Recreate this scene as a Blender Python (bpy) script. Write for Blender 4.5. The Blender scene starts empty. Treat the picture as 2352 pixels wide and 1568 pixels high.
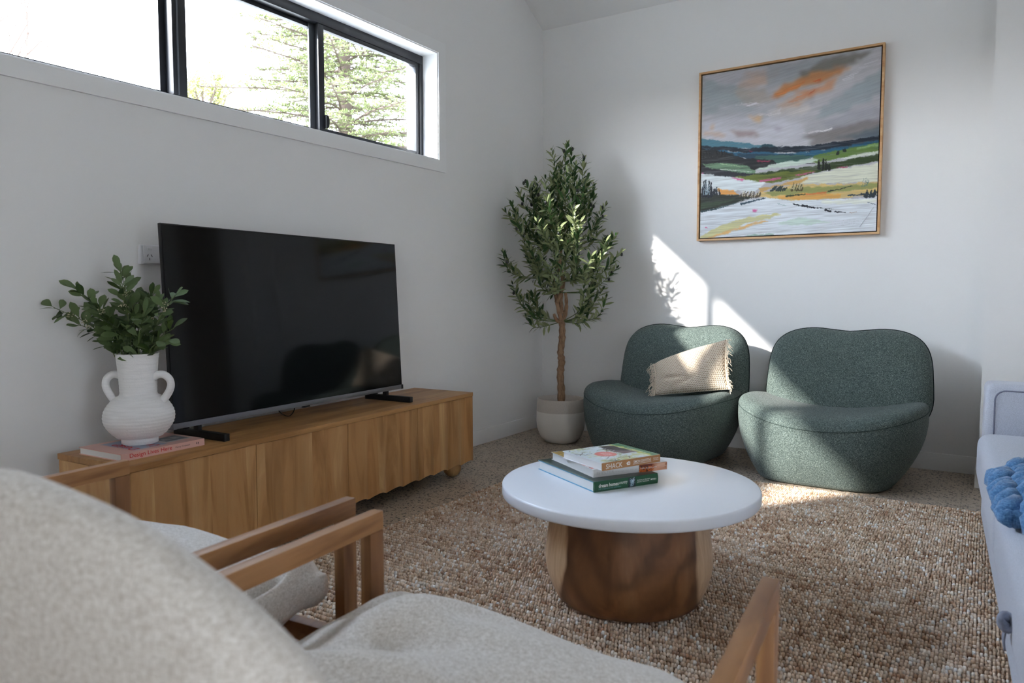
import bpy, bmesh, math, random
import numpy as np
from mathutils import Vector, Matrix
random.seed(7); RNG = np.random.default_rng(7)
PI = math.pi
scn = bpy.context.scene
COL = scn.collection

# ------------------------------------------------------------------ helpers
def lin(r, g=None, b=None):
    if g is None: r, g, b = r
    f = lambda c: (c/255/12.92) if c/255 <= .04045 else ((c/255+.055)/1.055)**2.4
    return (f(r), f(g), f(b), 1.0)

def tag(o, label=None, cat=None, group=None, kind=None):
    if label: o['label'] = label
    if cat: o['category'] = cat
    if group: o['group'] = group
    if kind: o['kind'] = kind
    return o

def empty(name, loc=(0,0,0), rotz=0.0, label=None, cat=None, group=None, kind=None):
    o = bpy.data.objects.new(name, None); COL.objects.link(o)
    o.location = loc; o.rotation_euler = (0,0,rotz); o.empty_display_size = .1
    return tag(o, label, cat, group, kind)

def link(name, me, mat=None, parent=None, smooth=True, loc=None, rot=None):
    o = bpy.data.objects.new(name, me); COL.objects.link(o)
    if mat is not None:
        for m in (mat if isinstance(mat, (list, tuple)) else [mat]): me.materials.append(m)
    if parent is not None: o.parent = parent
    if loc is not None: o.location = loc
    if rot is not None: o.rotation_euler = rot
    if smooth: me.polygons.foreach_set('use_smooth', [True]*len(me.polygons))
    return o

def mesh(name, V, F, mat=None, parent=None, smooth=True, **k):
    me = bpy.data.meshes.new(name); me.from_pydata([tuple(map(float, v)) for v in V], [], [tuple(map(int, f)) for f in F]); me.update()
    return link(name, me, mat, parent, smooth, **k)

def npmesh(name, V, Q, mat=None, parent=None, smooth=True, cols=None, **k):
    """big quad meshes from numpy arrays"""
    me = bpy.data.meshes.new(name); V = np.asarray(V, np.float32); Q = np.asarray(Q, np.int32)
    n = len(Q); w = Q.shape[1]
    me.vertices.add(len(V)); me.vertices.foreach_set('co', V.ravel())
    me.loops.add(n*w); me.loops.foreach_set('vertex_index', Q.ravel())
    me.polygons.add(n); me.polygons.foreach_set('loop_start', np.arange(0, n*w, w, dtype=np.int32))
    me.update(calc_edges=True)
    if cols is not None:
        a = me.color_attributes.new('pigment', 'FLOAT_COLOR', 'POINT')
        a.data.foreach_set('color', np.asarray(cols, np.float32).ravel())
    return link(name, me, mat, parent, smooth, **k)

def bm_obj(name, bm, mat=None, parent=None, smooth=False, bevel=0, seg=2, auto=True, **k):
    bmesh.ops.recalc_face_normals(bm, faces=bm.faces); bm.normal_update()
    if bevel:
        bmesh.ops.bevel(bm, geom=[e for e in bm.edges if e.calc_face_angle(0) > .5], offset=bevel, segments=seg, affect='EDGES', profile=.6)
    bmesh.ops.recalc_face_normals(bm, faces=bm.faces)
    me = bpy.data.meshes.new(name); bm.to_mesh(me); bm.free()
    o = link(name, me, mat, parent, smooth, **k)
    if bevel and not smooth:
        me.polygons.foreach_set('use_smooth', [True]*len(me.polygons)); me.set_sharp_from_angle(angle=.7)
    return o

def box(bm, lo, hi, M=None):
    x0,y0,z0 = lo; x1,y1,z1 = hi
    P = [(x0,y0,z0),(x1,y0,z0),(x1,y1,z0),(x0,y1,z0),(x0,y0,z1),(x1,y0,z1),(x1,y1,z1),(x0,y1,z1)]
    vs = [bm.verts.new(M @ Vector(p) if M else p) for p in P]
    for f in ((3,2,1,0),(4,5,6,7),(0,1,5,4),(1,2,6,5),(2,3,7,6),(3,0,4,7)): bm.faces.new([vs[i] for i in f])

def boxobj(name, lo, hi, mat, parent=None, bevel=0, seg=2, **k):
    bm = bmesh.new(); box(bm, lo, hi); return bm_obj(name, bm, mat, parent, bevel=bevel, seg=seg, **k)

def boxes(name, L, mat, parent=None, bevel=0, **k):
    bm = bmesh.new()
    for lo, hi in L: box(bm, lo, hi)
    return bm_obj(name, bm, mat, parent, bevel=bevel, **k)

class Acc:
    def __init__(s): s.V=[]; s.F=[]
    def add(s, V, F):
        n=len(s.V); s.V += [tuple(v) for v in V]; s.F += [tuple(i+n for i in f) for f in F]
    def obj(s, name, mat, parent=None, smooth=True, **k): return mesh(name, s.V, s.F, mat, parent, smooth, **k)

def frame_of(d):
    d = Vector(d).normalized(); a = Vector((0,0,1)) if abs(d.z) < .95 else Vector((1,0,0))
    u = d.cross(a).normalized(); v = d.cross(u).normalized(); return d, u, v

def tube(acc, pts, rad, n=8, cap=True, closed=False):
    pts = [Vector(p) for p in pts]; m = len(pts)
    rr = rad if isinstance(rad, (list, tuple)) else [rad]*m
    V=[]; u=None
    for i,p in enumerate(pts):
        if closed: d = pts[(i+1)%m]-pts[i-1]
        else: d = pts[min(i+1,m-1)]-pts[max(i-1,0)]
        if d.length < 1e-9: d = Vector((0,0,1))
        d.normalize()
        if u is None: _,u,_ = frame_of(d)
        u = (u - d*u.dot(d)); u = u.normalized() if u.length > 1e-6 else frame_of(d)[1]
        v = d.cross(u)
        for k in range(n):
            a = 2*PI*k/n; V.append(p + (u*math.cos(a)+v*math.sin(a))*rr[i])
    F=[]
    for i in range(m if closed else m-1):
        j=(i+1)%m
        for k in range(n):
            F.append((i*n+k, i*n+(k+1)%n, j*n+(k+1)%n, j*n+k))
    if cap and not closed:
        F.append(tuple(range(n-1,-1,-1))); F.append(tuple((m-1)*n+k for k in range(n)))
    acc.add(V,F)

def lathe(acc, prof, n=48, c=(0,0,0), capb=True, capt=False):
    V=[]; F=[]
    for r,z in prof:
        for k in range(n):
            a=2*PI*k/n; V.append((c[0]+r*math.cos(a), c[1]+r*math.sin(a), c[2]+z))
    m=len(prof)
    for i in range(m-1):
        for k in range(n): F.append((i*n+k, i*n+(k+1)%n, (i+1)*n+(k+1)%n, (i+1)*n+k))
    if capb: F.append(tuple(range(n-1,-1,-1)))
    if capt: F.append(tuple((m-1)*n+k for k in range(n)))
    acc.add(V,F)

def catmull(P, n=6):
    P=[Vector(p) for p in P]; out=[]
    for i in range(len(P)-1):
        a=P[max(i-1,0)]; b=P[i]; c=P[i+1]; d=P[min(i+2,len(P)-1)]
        for k in range(n):
            t=k/n; out.append(.5*((2*b)+(c-a)*t+(2*a-5*b+4*c-d)*t*t+(3*b-a-3*c+d)*t**3))
    out.append(P[-1]); return out

def subsurf(o, lv=1):
    m=o.modifiers.new('Subdivision','SUBSURF'); m.levels=lv; m.render_levels=lv; return o

# ------------------------------------------------------------------ node materials
class NB:
    def __init__(s, name):
        s.m=bpy.data.materials.new(name); s.m.use_nodes=True; s.t=s.m.node_tree
        s.b=s.t.nodes['Principled BSDF']; s.out=s.t.nodes['Material Output']
    def n(s, typ, **k):
        nd=s.t.nodes.new(typ)
        for a,v in k.items():
            if a.startswith('_'): setattr(nd, a[1:], v)
            else:
                a2=a.replace('__',' ')
                s.set(nd.inputs[a2], v)
        return nd
    def set(s, inp, v):
        if isinstance(v, bpy.types.NodeSocket): s.t.links.new(v, inp)
        else: inp.default_value = v
    def p(s, **k):
        for a,v in k.items(): s.set(s.b.inputs[a.replace('__',' ')], v)
        return s
    def coord(s, scale=(1,1,1), rot=(0,0,0), kind='Object', loc=(0,0,0)):
        tc=s.n('ShaderNodeTexCoord'); mp=s.n('ShaderNodeMapping'); s.t.links.new(tc.outputs[kind], mp.inputs['Vector'])
        mp.inputs['Scale'].default_value=scale; mp.inputs['Rotation'].default_value=rot; mp.inputs['Location'].default_value=loc
        return mp.outputs['Vector']
    def noise(s, vec, scale=5, detail=3, rough=.5, dist=0, out='Fac'):
        nd=s.n('ShaderNodeTexNoise', Scale=scale, Detail=detail, Roughness=rough, Distortion=dist)
        if vec is not None: s.t.links.new(vec, nd.inputs['Vector'])
        return nd.outputs[out]
    def vor(s, vec, scale=5, feature='F1', out='Distance', rnd=1.0):
        nd=s.n('ShaderNodeTexVoronoi', _feature=feature, Scale=scale, Randomness=rnd); s.t.links.new(vec, nd.inputs['Vector']); return nd.outputs[out]
    def ramp(s, fac, stops, interp='LINEAR'):
        nd=s.n('ShaderNodeValToRGB'); cr=nd.color_ramp; cr.interpolation=interp
        while len(cr.elements)<len(stops): cr.elements.new(.5)
        for e,(p,c) in zip(cr.elements, stops): e.position=p; e.color=c
        s.t.links.new(fac, nd.inputs[0]); return nd.outputs[0]
    def math(s, op, a, b=0.0, c=None):
        nd=s.n('ShaderNodeMath', _operation=op); s.set(nd.inputs[0],a); s.set(nd.inputs[1],b)
        if c is not None: s.set(nd.inputs[2],c)
        return nd.outputs[0]
    def mix(s, fac, a, b, mode='MIX'):
        nd=s.n('ShaderNodeMix', _data_type='RGBA', _blend_type=mode); s.set(nd.inputs[0],fac); s.set(nd.inputs[6],a); s.set(nd.inputs[7],b); return nd.outputs[2]
    def bump(s, h, strength=.3, dist=.002):
        nd=s.n('ShaderNodeBump', Strength=strength, Distance=dist); s.t.links.new(h, nd.inputs['Height']); s.t.links.new(nd.outputs[0], s.b.inputs['Normal']); return s
    def sep(s, vec):
        nd=s.n('ShaderNodeSeparateXYZ'); s.t.links.new(vec, nd.inputs[0]); return nd.outputs

def flat(name, col, rough=.6, spec=.4, metal=0, sheen=0):
    n=NB(name); n.p(Base__Color=col, Roughness=rough, Metallic=metal); n.b.inputs['Specular IOR Level'].default_value=spec
    if sheen: n.b.inputs['Sheen Weight'].default_value=sheen
    return n.m

def mat_paint(name, col, rough=.75):
    n=NB(name); v=n.coord((1,1,1)); h=n.noise(v, 260, 2, .6); n.p(Base__Color=col, Roughness=rough); n.b.inputs['Specular IOR Level'].default_value=.25
    n.bump(h, .06, .001); return n.m

def mat_wood(name, base, dark, light, axis='X', scale=1.0, rough=.5, contrast=1.0, plank=None, plank_axis='X'):
    """grain stretched along `axis`; plank: (width, length) gives staves of differing tone"""
    n=NB(name); tc=n.n('ShaderNodeTexCoord'); v=tc.outputs['Object']
    if plank:
        sx=n.sep(v); a=sx['XYZ'.index(plank_axis)]
        wob=n.math('ADD', a, n.math('MULTIPLY', n.math('SINE', n.math('MULTIPLY', a, 23.0)), plank*.22))
        idx=n.math('FLOOR', n.math('DIVIDE', wob, plank))
        wn=n.n('ShaderNodeTexWhiteNoise', _noise_dimensions='1D'); n.t.links.new(idx, wn.inputs['W'])
        off=n.n('ShaderNodeVectorMath', _operation='ADD'); n.t.links.new(v, off.inputs[0])
        sc=n.n('ShaderNodeVectorMath', _operation='SCALE'); n.t.links.new(wn.outputs['Color'], sc.inputs[0]); sc.inputs['Scale'].default_value=3.0
        n.t.links.new(sc.outputs[0], off.inputs[1]); v2=off.outputs[0]
    else: v2=v
    st=[7,7,7]; st['XYZ'.index(axis)]=.9
    mp=n.n('ShaderNodeMapping'); n.t.links.new(v2, mp.inputs[0]); mp.inputs['Scale'].default_value=[s*scale for s in st]
    big=n.noise(mp.outputs[0], 1.6, 4, .55, 1.2)
    st2=[70,70,70]; st2['XYZ'.index(axis)]=2.2
    mp2=n.n('ShaderNodeMapping'); n.t.links.new(v2, mp2.inputs[0]); mp2.inputs['Scale'].default_value=[s*scale for s in st2]
    fine=n.noise(mp2.outputs[0], 3, 4, .65)
    ring=n.math('SINE', n.math('MULTIPLY', big, 34.0)); ring=n.math('MULTIPLY_ADD', ring, .5, .5)
    c1=n.ramp(big, [(.28, dark), (.5, base), (.74, light)])
    c2=n.mix(n.math('MULTIPLY', ring, .22*contrast), c1, dark)
    c3=n.mix(n.math('MULTIPLY', n.math('SUBTRACT', fine, .35), .45*contrast), c2, dark)
    if plank:
        tone=n.ramp(wn.outputs['Value'], [(0,(.88,.84,.78,1)),(.35,(.98,.96,.92,1)),(.6,(1.0,.92,.82,1)),(.8,(1.08,1.07,1.03,1)),(1,(1.03,1.03,1.0,1))])
        c3=n.mix(1.0, c3, tone, 'MULTIPLY')
    n.p(Base__Color=c3, Roughness=rough); n.b.inputs['Specular IOR Level'].default_value=.35
    n.bump(fine, .12, .001); return n.m

def mat_weave(name, a, b, c, scale=500, rough=.95, sheen=.3, bumpd=.0012, strength=.6, blotch=.25):
    """woven upholstery: warp and weft threads of mixed yarn"""
    n=NB(name); v=n.coord((1,1,1))
    warp=n.noise(n.coord((1,1,.28)), scale, 2, .6); weft=n.noise(n.coord((.28,.28,1)), scale, 2, .6); sp=n.noise(v, scale*.8, 2, .7)
    f=n.math('ADD', n.math('MULTIPLY', warp,.38), n.math('ADD', n.math('MULTIPLY', weft,.38), n.math('MULTIPLY', sp,.24)))
    col=n.ramp(f, [(.36,a),(.5,b),(.64,c)])
    big=n.noise(v, 9, 3, .6)
    col=n.mix(n.math('MULTIPLY', n.math('SUBTRACT', big,.4), blotch), col, a)
    n.p(Base__Color=col, Roughness=rough); n.b.inputs['Specular IOR Level'].default_value=.12
    n.b.inputs['Sheen Weight'].default_value=sheen; n.b.inputs['Sheen Roughness'].default_value=.5
    n.bump(f, strength, bumpd); return n.m

def mat_pigment(name, rough=.6, spec=.3, bump=0.0, bs=200):
    n=NB(name); a=n.n('ShaderNodeAttribute', _attribute_name='pigment'); n.p(Base__Color=a.outputs['Color'], Roughness=rough)
    n.b.inputs['Specular IOR Level'].default_value=spec
    if bump: n.bump(n.noise(n.coord((1,1,1)), bs, 3, .6), bump, .001)
    return n.m

M={}
M['wall']=mat_paint('wall_paint', (.80,.794,.782,1)); M['ceil']=mat_paint('ceiling_paint', (.80,.795,.785,1))
M['trim']=flat('trim_enamel', (.82,.82,.81,1), .4, .4)
M['black_al']=flat('black_aluminium', lin(30,32,36), .35, .5)
M['grey_al']=flat('grey_aluminium', lin(120,124,130), .3, .5, .8)
M['cabwood']=mat_wood('cabinet_front_wood', lin(184,140,92), lin(148,104,60), lin(204,166,118), 'Z', 1.0, .5, .7, plank=.105, plank_axis='X')
M['cabtop']=mat_wood('cabinet_top_wood', lin(176,132,84), lin(140,98,56), lin(196,156,106), 'X', 1.0, .45, 1.0, plank=.11, plank_axis='Y')
M['cabdark']=mat_wood('cabinet_carcass_wood', lin(150,108,66), lin(110,74,42), lin(170,126,82), 'Z', 1.0, .6)
M['acacia']=mat_wood('chair_wood', lin(158,113,72), lin(104,67,40), lin(186,141,96), 'Y', 1.1, .42, .9)
M['acaciaz']=mat_wood('chair_leg_wood', lin(158,113,72), lin(104,67,40), lin(186,141,96), 'Z', 1.1, .42, .9)
M['oakframe']=mat_wood('picture_frame_wood', lin(206,164,118), lin(178,132,86), lin(222,186,142), 'X', 1.5, .5, .6)
M['ballwood']=mat_wood('ball_wood', lin(180,140,92), lin(132,94,54), lin(200,162,114), 'Z', 1.6, .5)
M['green']=mat_weave('green_tweed', lin(34,41,40), lin(76,88,84), lin(150,162,155), 640, .95, .08, .0014, .7, .3)
M['greenpipe']=flat('green_piping', lin(30,40,40), .9, .1); M['greenseam']=flat('green_seam', lin(48,60,57), .9, .1)
M['linen']=mat_weave('oatmeal_linen', lin(176,166,154), lin(206,199,190), lin(230,225,218), 540, .95, .15, .0012, .7, .12)
M['sofa']=mat_weave('pale_grey_sofa_cloth', lin(162,166,177), lin(184,188,199), lin(202,206,216), 900, .95, .25, .0008, .4, .08)
M['sofapipe']=flat('sofa_piping', lin(120,122,138), .9, .1)
M['white_top']=flat('satin_white_lacquer', lin(226,228,232), .28, .5)
M['ceramic']=flat('white_glaze', lin(222,218,210), .3, .5)
M['plaster']=None
M['soil']=flat('potting_fill', lin(88,70,52), .95, .1)
M['black']=flat('black_plastic', lin(22,22,24), .5, .35)
M['silver']=flat('silver_bezel', lin(120,120,126), .35, .5, .6)
M['pages']=flat('book_pages', lin(222,222,220), .9, .2)
M['white_plastic']=flat('white_plastic', lin(225,225,228), .35, .5)
M['slot']=flat('slot_dark', lin(40,40,42), .7, .2)
M['white_ink']=flat('white_ink', lin(238,234,226), .6, .3)
M['bluetext']=flat('pale_blue_ink', lin(110,160,160), .6, .3)
M['greytext']=flat('grey_foil', lin(188,186,182), .4, .5)
M['redtext']=flat('red_ink', lin(205,40,44), .6, .3)
M['blacktext']=flat('black_ink', lin(30,24,28), .6, .3)
M['pink']=flat('pink_cover', lin(222,176,164), .55, .35)
M['kraft']=flat('kraft_cover', lin(176,128,84), .6, .3)
M['whitecover']=flat('white_cover', lin(214,212,208), .45, .4)
M['greencover']=flat('green_cover', lin(38,84,56), .4, .4)
M['bluecover']=flat('blue_cover_board', lin(100,160,190), .6, .3)
M['pig']=mat_pigment('printed_cover', .35, .45)
M['knit']=mat_weave('blue_chunky_knit', lin(54,90,132), lin(84,128,172), lin(114,158,200), 300, .95, .3, .002, .8, .2)
M['tassel']=flat('grey_yarn', lin(142,146,160), .95, .1)
M['cream_yarn']=flat('cream_yarn', lin(216,200,178), .95, .1, 0, .2)

# ------------------------------------------------------------------ text as mesh
def text(name, body, width, height, origin, ex, ey, mat, parent, shear=0, bold=0, align='L', lift=.0006, spacing=1.0):
    cu=bpy.data.curves.new('txt','FONT'); cu.body=body; cu.size=1; cu.shear=shear; cu.offset=bold; cu.space_character=spacing; cu.resolution_u=3
    ob=bpy.data.objects.new('txt',cu); COL.objects.link(ob)
    bpy.context.view_layer.update()
    me=bpy.data.meshes.new_from_object(ob.evaluated_get(bpy.context.evaluated_depsgraph_get()))
    COL.objects.unlink(ob); bpy.data.objects.remove(ob); bpy.data.curves.remove(cu)
    co=np.empty(len(me.vertices)*3, np.float32); me.vertices.foreach_get('co',co); co=co.reshape(-1,3)
    lo=co.min(0); hi=co.max(0); s=(co-lo)/np.maximum(hi-lo,1e-6)
    ex=np.array(Vector(ex).normalized()); ey=np.array(Vector(ey).normalized()); nz=np.cross(ex,ey)
    P=np.array(origin)+s[:,:1]*width*ex+s[:,1:2]*height*ey+lift*nz
    me.vertices.foreach_set('co', P.astype(np.float32).ravel()); me.update(); me.name=name
    return link(name, me, mat, parent, smooth=False)

# ------------------------------------------------------------------ pigment painting (pictures, covers)
def vnoise(x, y, seed=0):
    r=np.random.default_rng(seed); T=r.random((256,256))
    xi=np.floor(x).astype(int); yi=np.floor(y).astype(int); fx=x-xi; fy=y-yi
    fx=fx*fx*(3-2*fx); fy=fy*fy*(3-2*fy)
    g=lambda a,b: T[a%256,b%256]
    return (g(xi,yi)*(1-fx)+g(xi+1,yi)*fx)*(1-fy)+(g(xi,yi+1)*(1-fx)+g(xi+1,yi+1)*fx)*fy
def streak(x, y, ang, L, W, seed):
    c,s=math.cos(ang),math.sin(ang); a=x*c+y*s; b=-x*s+y*c
    return .6*vnoise(a/L,b/W,seed)+.4*vnoise(a/L*2.1,b/W*2.3,seed+1)
def inside(x, y, P):
    r=np.zeros(x.shape,bool); n=len(P)
    for i in range(n):
        x0,y0=P[i]; x1,y1=P[(i+1)%n]
        if y0==y1: continue
        c=((y0>y)!=(y1>y)) & (x < (x1-x0)*(y-y0)/(y1-y0)+x0); r^=c
    return r
class Canvas:
    def __init__(s, X, Y, base):
        s.X=X; s.Y=Y; s.C=np.empty(X.shape+(3,)); s.C[:]=np.array(base,float); s.H=np.zeros(X.shape); s.k=0
    def poly(s, P, col, a=1.0, warp=6.0, ang=0.0, st=.35, L=60, W=5, edge=25, soft=.6):
        s.k+=7
        wx=(vnoise(s.X/edge,s.Y/edge*2,s.k)-.5)*2*warp*1.6+(vnoise(s.X/edge*4,s.Y/edge*6,s.k+3)-.5)*warp
        wy=(vnoise(s.X/edge,s.Y/edge*2,s.k+1)-.5)*2*warp+(vnoise(s.X/edge*4,s.Y/edge*6,s.k+4)-.5)*warp
        px=abs(s.X[0,1]-s.X[0,0])+abs(s.Y[1,0]-s.Y[0,0]); m=0
        for ox,oy in ((0,0),(.9,.5),(-.6,1.1),(.3,-1.0),(-1.1,-.5)): m=m+inside(s.X+wx+ox*px*soft,s.Y+wy+oy*px*soft,P).astype(float)/5
        n=streak(s.X,s.Y,ang,L,W,s.k+2)
        al=m*np.clip(a+(n-.5)*st*2,0,1)
        c=np.array(col,float)*(1+(n-.5)*st*.5)[...,None]
        s.C=s.C*(1-al[...,None])+c*al[...,None]; s.H=s.H*(1-al*.7)+al*n
        return s
    def line(s, p, q, w, col, a=1.0, warp=2.0):
        s.k+=5; p=np.array(p,float); q=np.array(q,float); d=q-p; L2=d@d
        x=s.X+(vnoise(s.X/8,s.Y/8,s.k)-.5)*2*warp; y=s.Y+(vnoise(s.X/8,s.Y/8,s.k+1)-.5)*2*warp
        t=np.clip(((x-p[0])*d[0]+(y-p[1])*d[1])/L2,0,1); r=np.hypot(x-p[0]-t*d[0],y-p[1]-t*d[1])
        al=np.clip((w*(1-.5*t)-r)/max(w*.4,.5)+.5,0,1)*a
        s.C=s.C*(1-al[...,None])+np.array(col,float)*al[...,None]; s.H+=al*.5; return s
    def rgba(s, gain=1.0):
        c=np.clip(s.C/255,0,1); l=np.where(c<=.04045,c/12.92,((c+.055)/1.055)**2.4)*gain
        return np.concatenate([np.clip(l,0,.9), np.ones(l.shape[:2]+(1,))],-1)
def gridmesh(name, nu, nv, fn, cols, mat, parent):
    u,v=np.meshgrid(np.linspace(0,1,nu),np.linspace(0,1,nv)); V=fn(u,v).reshape(-1,3)
    i=np.arange((nv-1)*(nu-1)); r=i//(nu-1); c=i%(nu-1); a=r*nu+c
    return npmesh(name, V, np.stack([a,a+nu,a+nu+1,a+1],1), mat, parent, True, cols.reshape(-1,4))

# ================================================================== ROOM
WY0,WY1,WZ0,WZ1=-4.13,-1.15,1.665,2.25      # clerestory opening in the left wall
REAR=-9.0; RX=5.4; CZ=2.702; SL=.53; RIDGE=-3.0; TOPZ=CZ-SL*RIDGE
n=NB('terrazzo'); v=n.coord((1,1,1))
cell=n.vor(v, 60); cr=n.vor(v, 60, out='Color'); c2=n.vor(n.coord((1.0,1.25,1),loc=(3,5,0)), 105); cr2=n.vor(n.coord((1.0,1.25,1),loc=(3,5,0)), 105, out='Color')
base=n.ramp(n.noise(v, 7, 4, .6), [(.3,lin(166,150,132)),(.7,lin(188,172,152))])
d1=n.noise(v, 150, 2, .6)
m1=n.math('MULTIPLY', n.math('LESS_THAN', n.math('ADD',cell,n.math('MULTIPLY',n.math('SUBTRACT',d1,.5),.5)), .34), n.math('GREATER_THAN', n.sep(cr)[0], .35))
m2=n.math('MULTIPLY', n.math('LESS_THAN', n.math('ADD',c2,n.math('MULTIPLY',n.math('SUBTRACT',d1,.5),.5)), .36), n.math('GREATER_THAN', n.sep(cr2)[0], .45))
chip=n.ramp(n.sep(cr)[1], [(0,lin(38,38,40)),(.6,lin(62,58,54)),(.85,lin(100,84,70)),(1,lin(190,180,166))])
chip2=n.ramp(n.sep(cr2)[1], [(0,lin(44,44,46)),(.7,lin(80,72,64)),(1,lin(196,188,176))])
n.p(Base__Color=n.mix(m1, n.mix(m2, base, chip2), chip), Roughness=.42); n.b.inputs['Specular IOR Level'].default_value=.4
M['terrazzo']=n.m
S=lambda o: tag(o, kind='structure')
S(boxobj('floor', (-.25,REAR-.2,-.12), (RX+.2,.25,0), M['terrazzo']))
S(boxes('wall_left', [((-.22,REAR,0),(0,0,WZ0)), ((-.22,REAR,WZ1),(0,0,TOPZ+.3)), ((-.22,REAR,WZ0),(0,WY0,WZ1)), ((-.22,WY1,WZ0),(0,0,WZ1))], M['wall']))
S(boxobj('wall_back', (-.22,0,0), (RX+.2,.2,3.2), M['wall']))
S(boxobj('wall_nib', (2.588,-.30,0), (2.872,0,3.3), M['wall']))
RY0,RY1=-5.0,-4.1                            # unseen glazed doors added in the right wall to brighten the cabinet side
S(boxes('wall_right', [((RX,REAR,0),(RX+.2,RY0,TOPZ+.3)),((RX,RY1,0),(RX+.2,0,TOPZ+.3)),((RX,RY0,2.1),(RX+.2,RY1,TOPZ+.3))], M['wall']))
OX0,OX1,OZ=3.8,5.0,2.1                        # glazed doors in the wall behind the camera
S(boxes('wall_rear', [((-.22,REAR-.2,0),(OX0,REAR,TOPZ+.3)), ((OX1,REAR-.2,0),(RX+.2,REAR,TOPZ+.3)), ((OX0,REAR-.2,OZ),(OX1,REAR,TOPZ+.3))], M['wall']))
bm=bmesh.new()
def slab(bm, y0, z0, y1, z1, t=.15):
    P=[(-.22,y0,z0),(RX+.2,y0,z0),(RX+.2,y1,z1),(-.22,y1,z1)]
    a=[bm.verts.new(p) for p in P]; b=[bm.verts.new((p[0],p[1],p[2]+t)) for p in P]
    bm.faces.new(a); bm.faces.new(b[::-1])
    for i in range(4): bm.faces.new([a[i],b[i],b[(i+1)%4],a[(i+1)%4]])
slab(bm, .2, CZ-SL*.2, RIDGE, TOPZ); slab(bm, RIDGE, TOPZ, REAR-.2, TOPZ)
S(bm_obj('ceiling', bm, M['ceil']))
S(boxobj('baseboard_left', (0,REAR,0), (.012,0,.09), M['trim'], bevel=.002))
S(boxobj('baseboard_back', (.012,-.012,0), (2.588,0,.09), M['trim'], bevel=.002))
S(boxes('baseboard_nib', [((2.576,-.312,0),(2.588,-.012,.09)), ((2.588,-.312,0),(2.872,-.30,.09))], M['trim']))
# closed timber-toned door further right on the back wall
dr=S(empty('door_1', (3.3,0,0)))
boxobj('door_leaf', (-.38,-.03,0), (.38,-.0,2.1), flat('taupe_door', lin(150,136,126), .5), dr); 
boxes('door_frame', [((-.42,-.04,0),(-.38,0,2.14)),((.38,-.04,0),(.42,0,2.14)),((-.38,-.04,2.1),(.38,0,2.14))], M['trim'], dr)
# architrave round the clerestory window
AW=.062
S(boxes('trim_1', [((0,WY0-AW,WZ0-AW),(.012,WY1+AW,WZ0)), ((0,WY0-AW,WZ1),(.012,WY1+AW,WZ1+AW)), ((0,WY0-AW,WZ0),(.012,WY0,WZ1)), ((0,WY1,WZ0),(.012,WY1+AW,WZ1))], M['trim']))
S(boxes('trim_2', [((-.10,WY0,WZ0-.0),(.006,WY1,WZ0+.006)), ((-.10,WY0,WZ1-.006),(.006,WY1,WZ1)), ((-.10,WY1-.006,WZ0+.006),(.006,WY1,WZ1-.006)), ((-.10,WY0,WZ0+.006),(.006,WY0+.006,WZ1-.006))], M['trim']))
# window
n=NB('window_glass'); gl=n.n('ShaderNodeBsdfGlossy', Roughness=.02); tr=n.n('ShaderNodeBsdfTransparent'); tr.inputs[0].default_value=(.95,.955,.97,1)
lw=n.n('ShaderNodeLayerWeight'); lwf=n.math('MULTIPLY_ADD', n.math('POWER', lw.outputs['Facing'], 5.0), .5, .03); ms=n.n('ShaderNodeMixShader'); n.t.links.new(lwf,ms.inputs[0]); n.t.links.new(tr.outputs[0],ms.inputs[1]); n.t.links.new(gl.outputs[0],ms.inputs[2]); n.t.links.new(ms.outputs[0],n.out.inputs[0])
M['glass']=n.m
win=S(empty('window_1', (-.13,(WY0+WY1)/2,WZ0)))
wo=Vector(win.location)
def wbox(name, L, mat, bevel=.002):
    return boxes(name, [(tuple(Vector(a)-wo),tuple(Vector(b)-wo)) for a,b in L], mat, win, bevel=bevel)
X0,X1=-.17,-.095; fz0,fz1=WZ0+.006,WZ1-.006; fy0,fy1=WY0+.006,WY1-.006; ym=-2.645
wbox('outer_frame', [((X0,fy0,fz0),(X1,fy1,fz0+.03)),((X0,fy0,fz1-.045),(X1,fy1,fz1)),((X0,fy0,fz0+.03),(X1,fy0+.03,fz1-.045)),((X0,fy1-.03,fz0+.03),(X1,fy1,fz1-.045))], M['black_al'])
wbox('mullion', [((X0-.01,ym-.030,fz0+.03),(X1+.008,ym+.030,fz1-.045))], M['black_al'])
def sash(y0,y1,x0,x1,st=.026,sa=0,sb=0):
    sa=sa or st; sb=sb or st
    z0,z1=fz0+.03,fz1-.045
    wbox('sash_frame', [((x0,y0,z0),(x1,y0+sa,z1)),((x0,y1-sb,z0),(x1,y1,z1)),((x0,y0+sa,z0),(x1,y1-sb,z0+.014)),((x0,y0+sa,z1-.02),(x1,y1-sb,z1))], M['black_al'])
    xm=(x0+x1)/2; wbox('pane', [((xm-.002,y0+sa,z0+.014),(xm+.002,y1-sb,z1-.02))], M['glass'], 0)
ys=-1.905
sash(ys-.014, fy1-.03, -.128, -.100, sa=.036); sash(ym+.030, ys+.016, -.162, -.134, sb=.04)
sash(fy0+.03, -3.375, -.128, -.100); sash(-3.40, ym-.030, -.162, -.134)
wbox('interlock_strip', [((-.133,ys-.046,fz0+.03),(-.128,ys-.014,fz1-.045))], M['grey_al'], 0)
wbox('glazing_bead', [((X1+.002,ym-.012,fz0+.03),(X1+.012,ym-.006,fz1-.045))], M['grey_al'], 0)
a=Acc(); ly,lz=ys+.016,1.745
prof=[(0,-.032),(.012,-.026),(.018,-.01),(.018,.012),(.012,.027),(0,.032)]
V=[];F=[]
for xx in (-.100,-.082):
    for p_ in prof: V.append((xx-wo.x, ly+p_[0]-wo.y, lz+p_[1]-wo.z))
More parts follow.
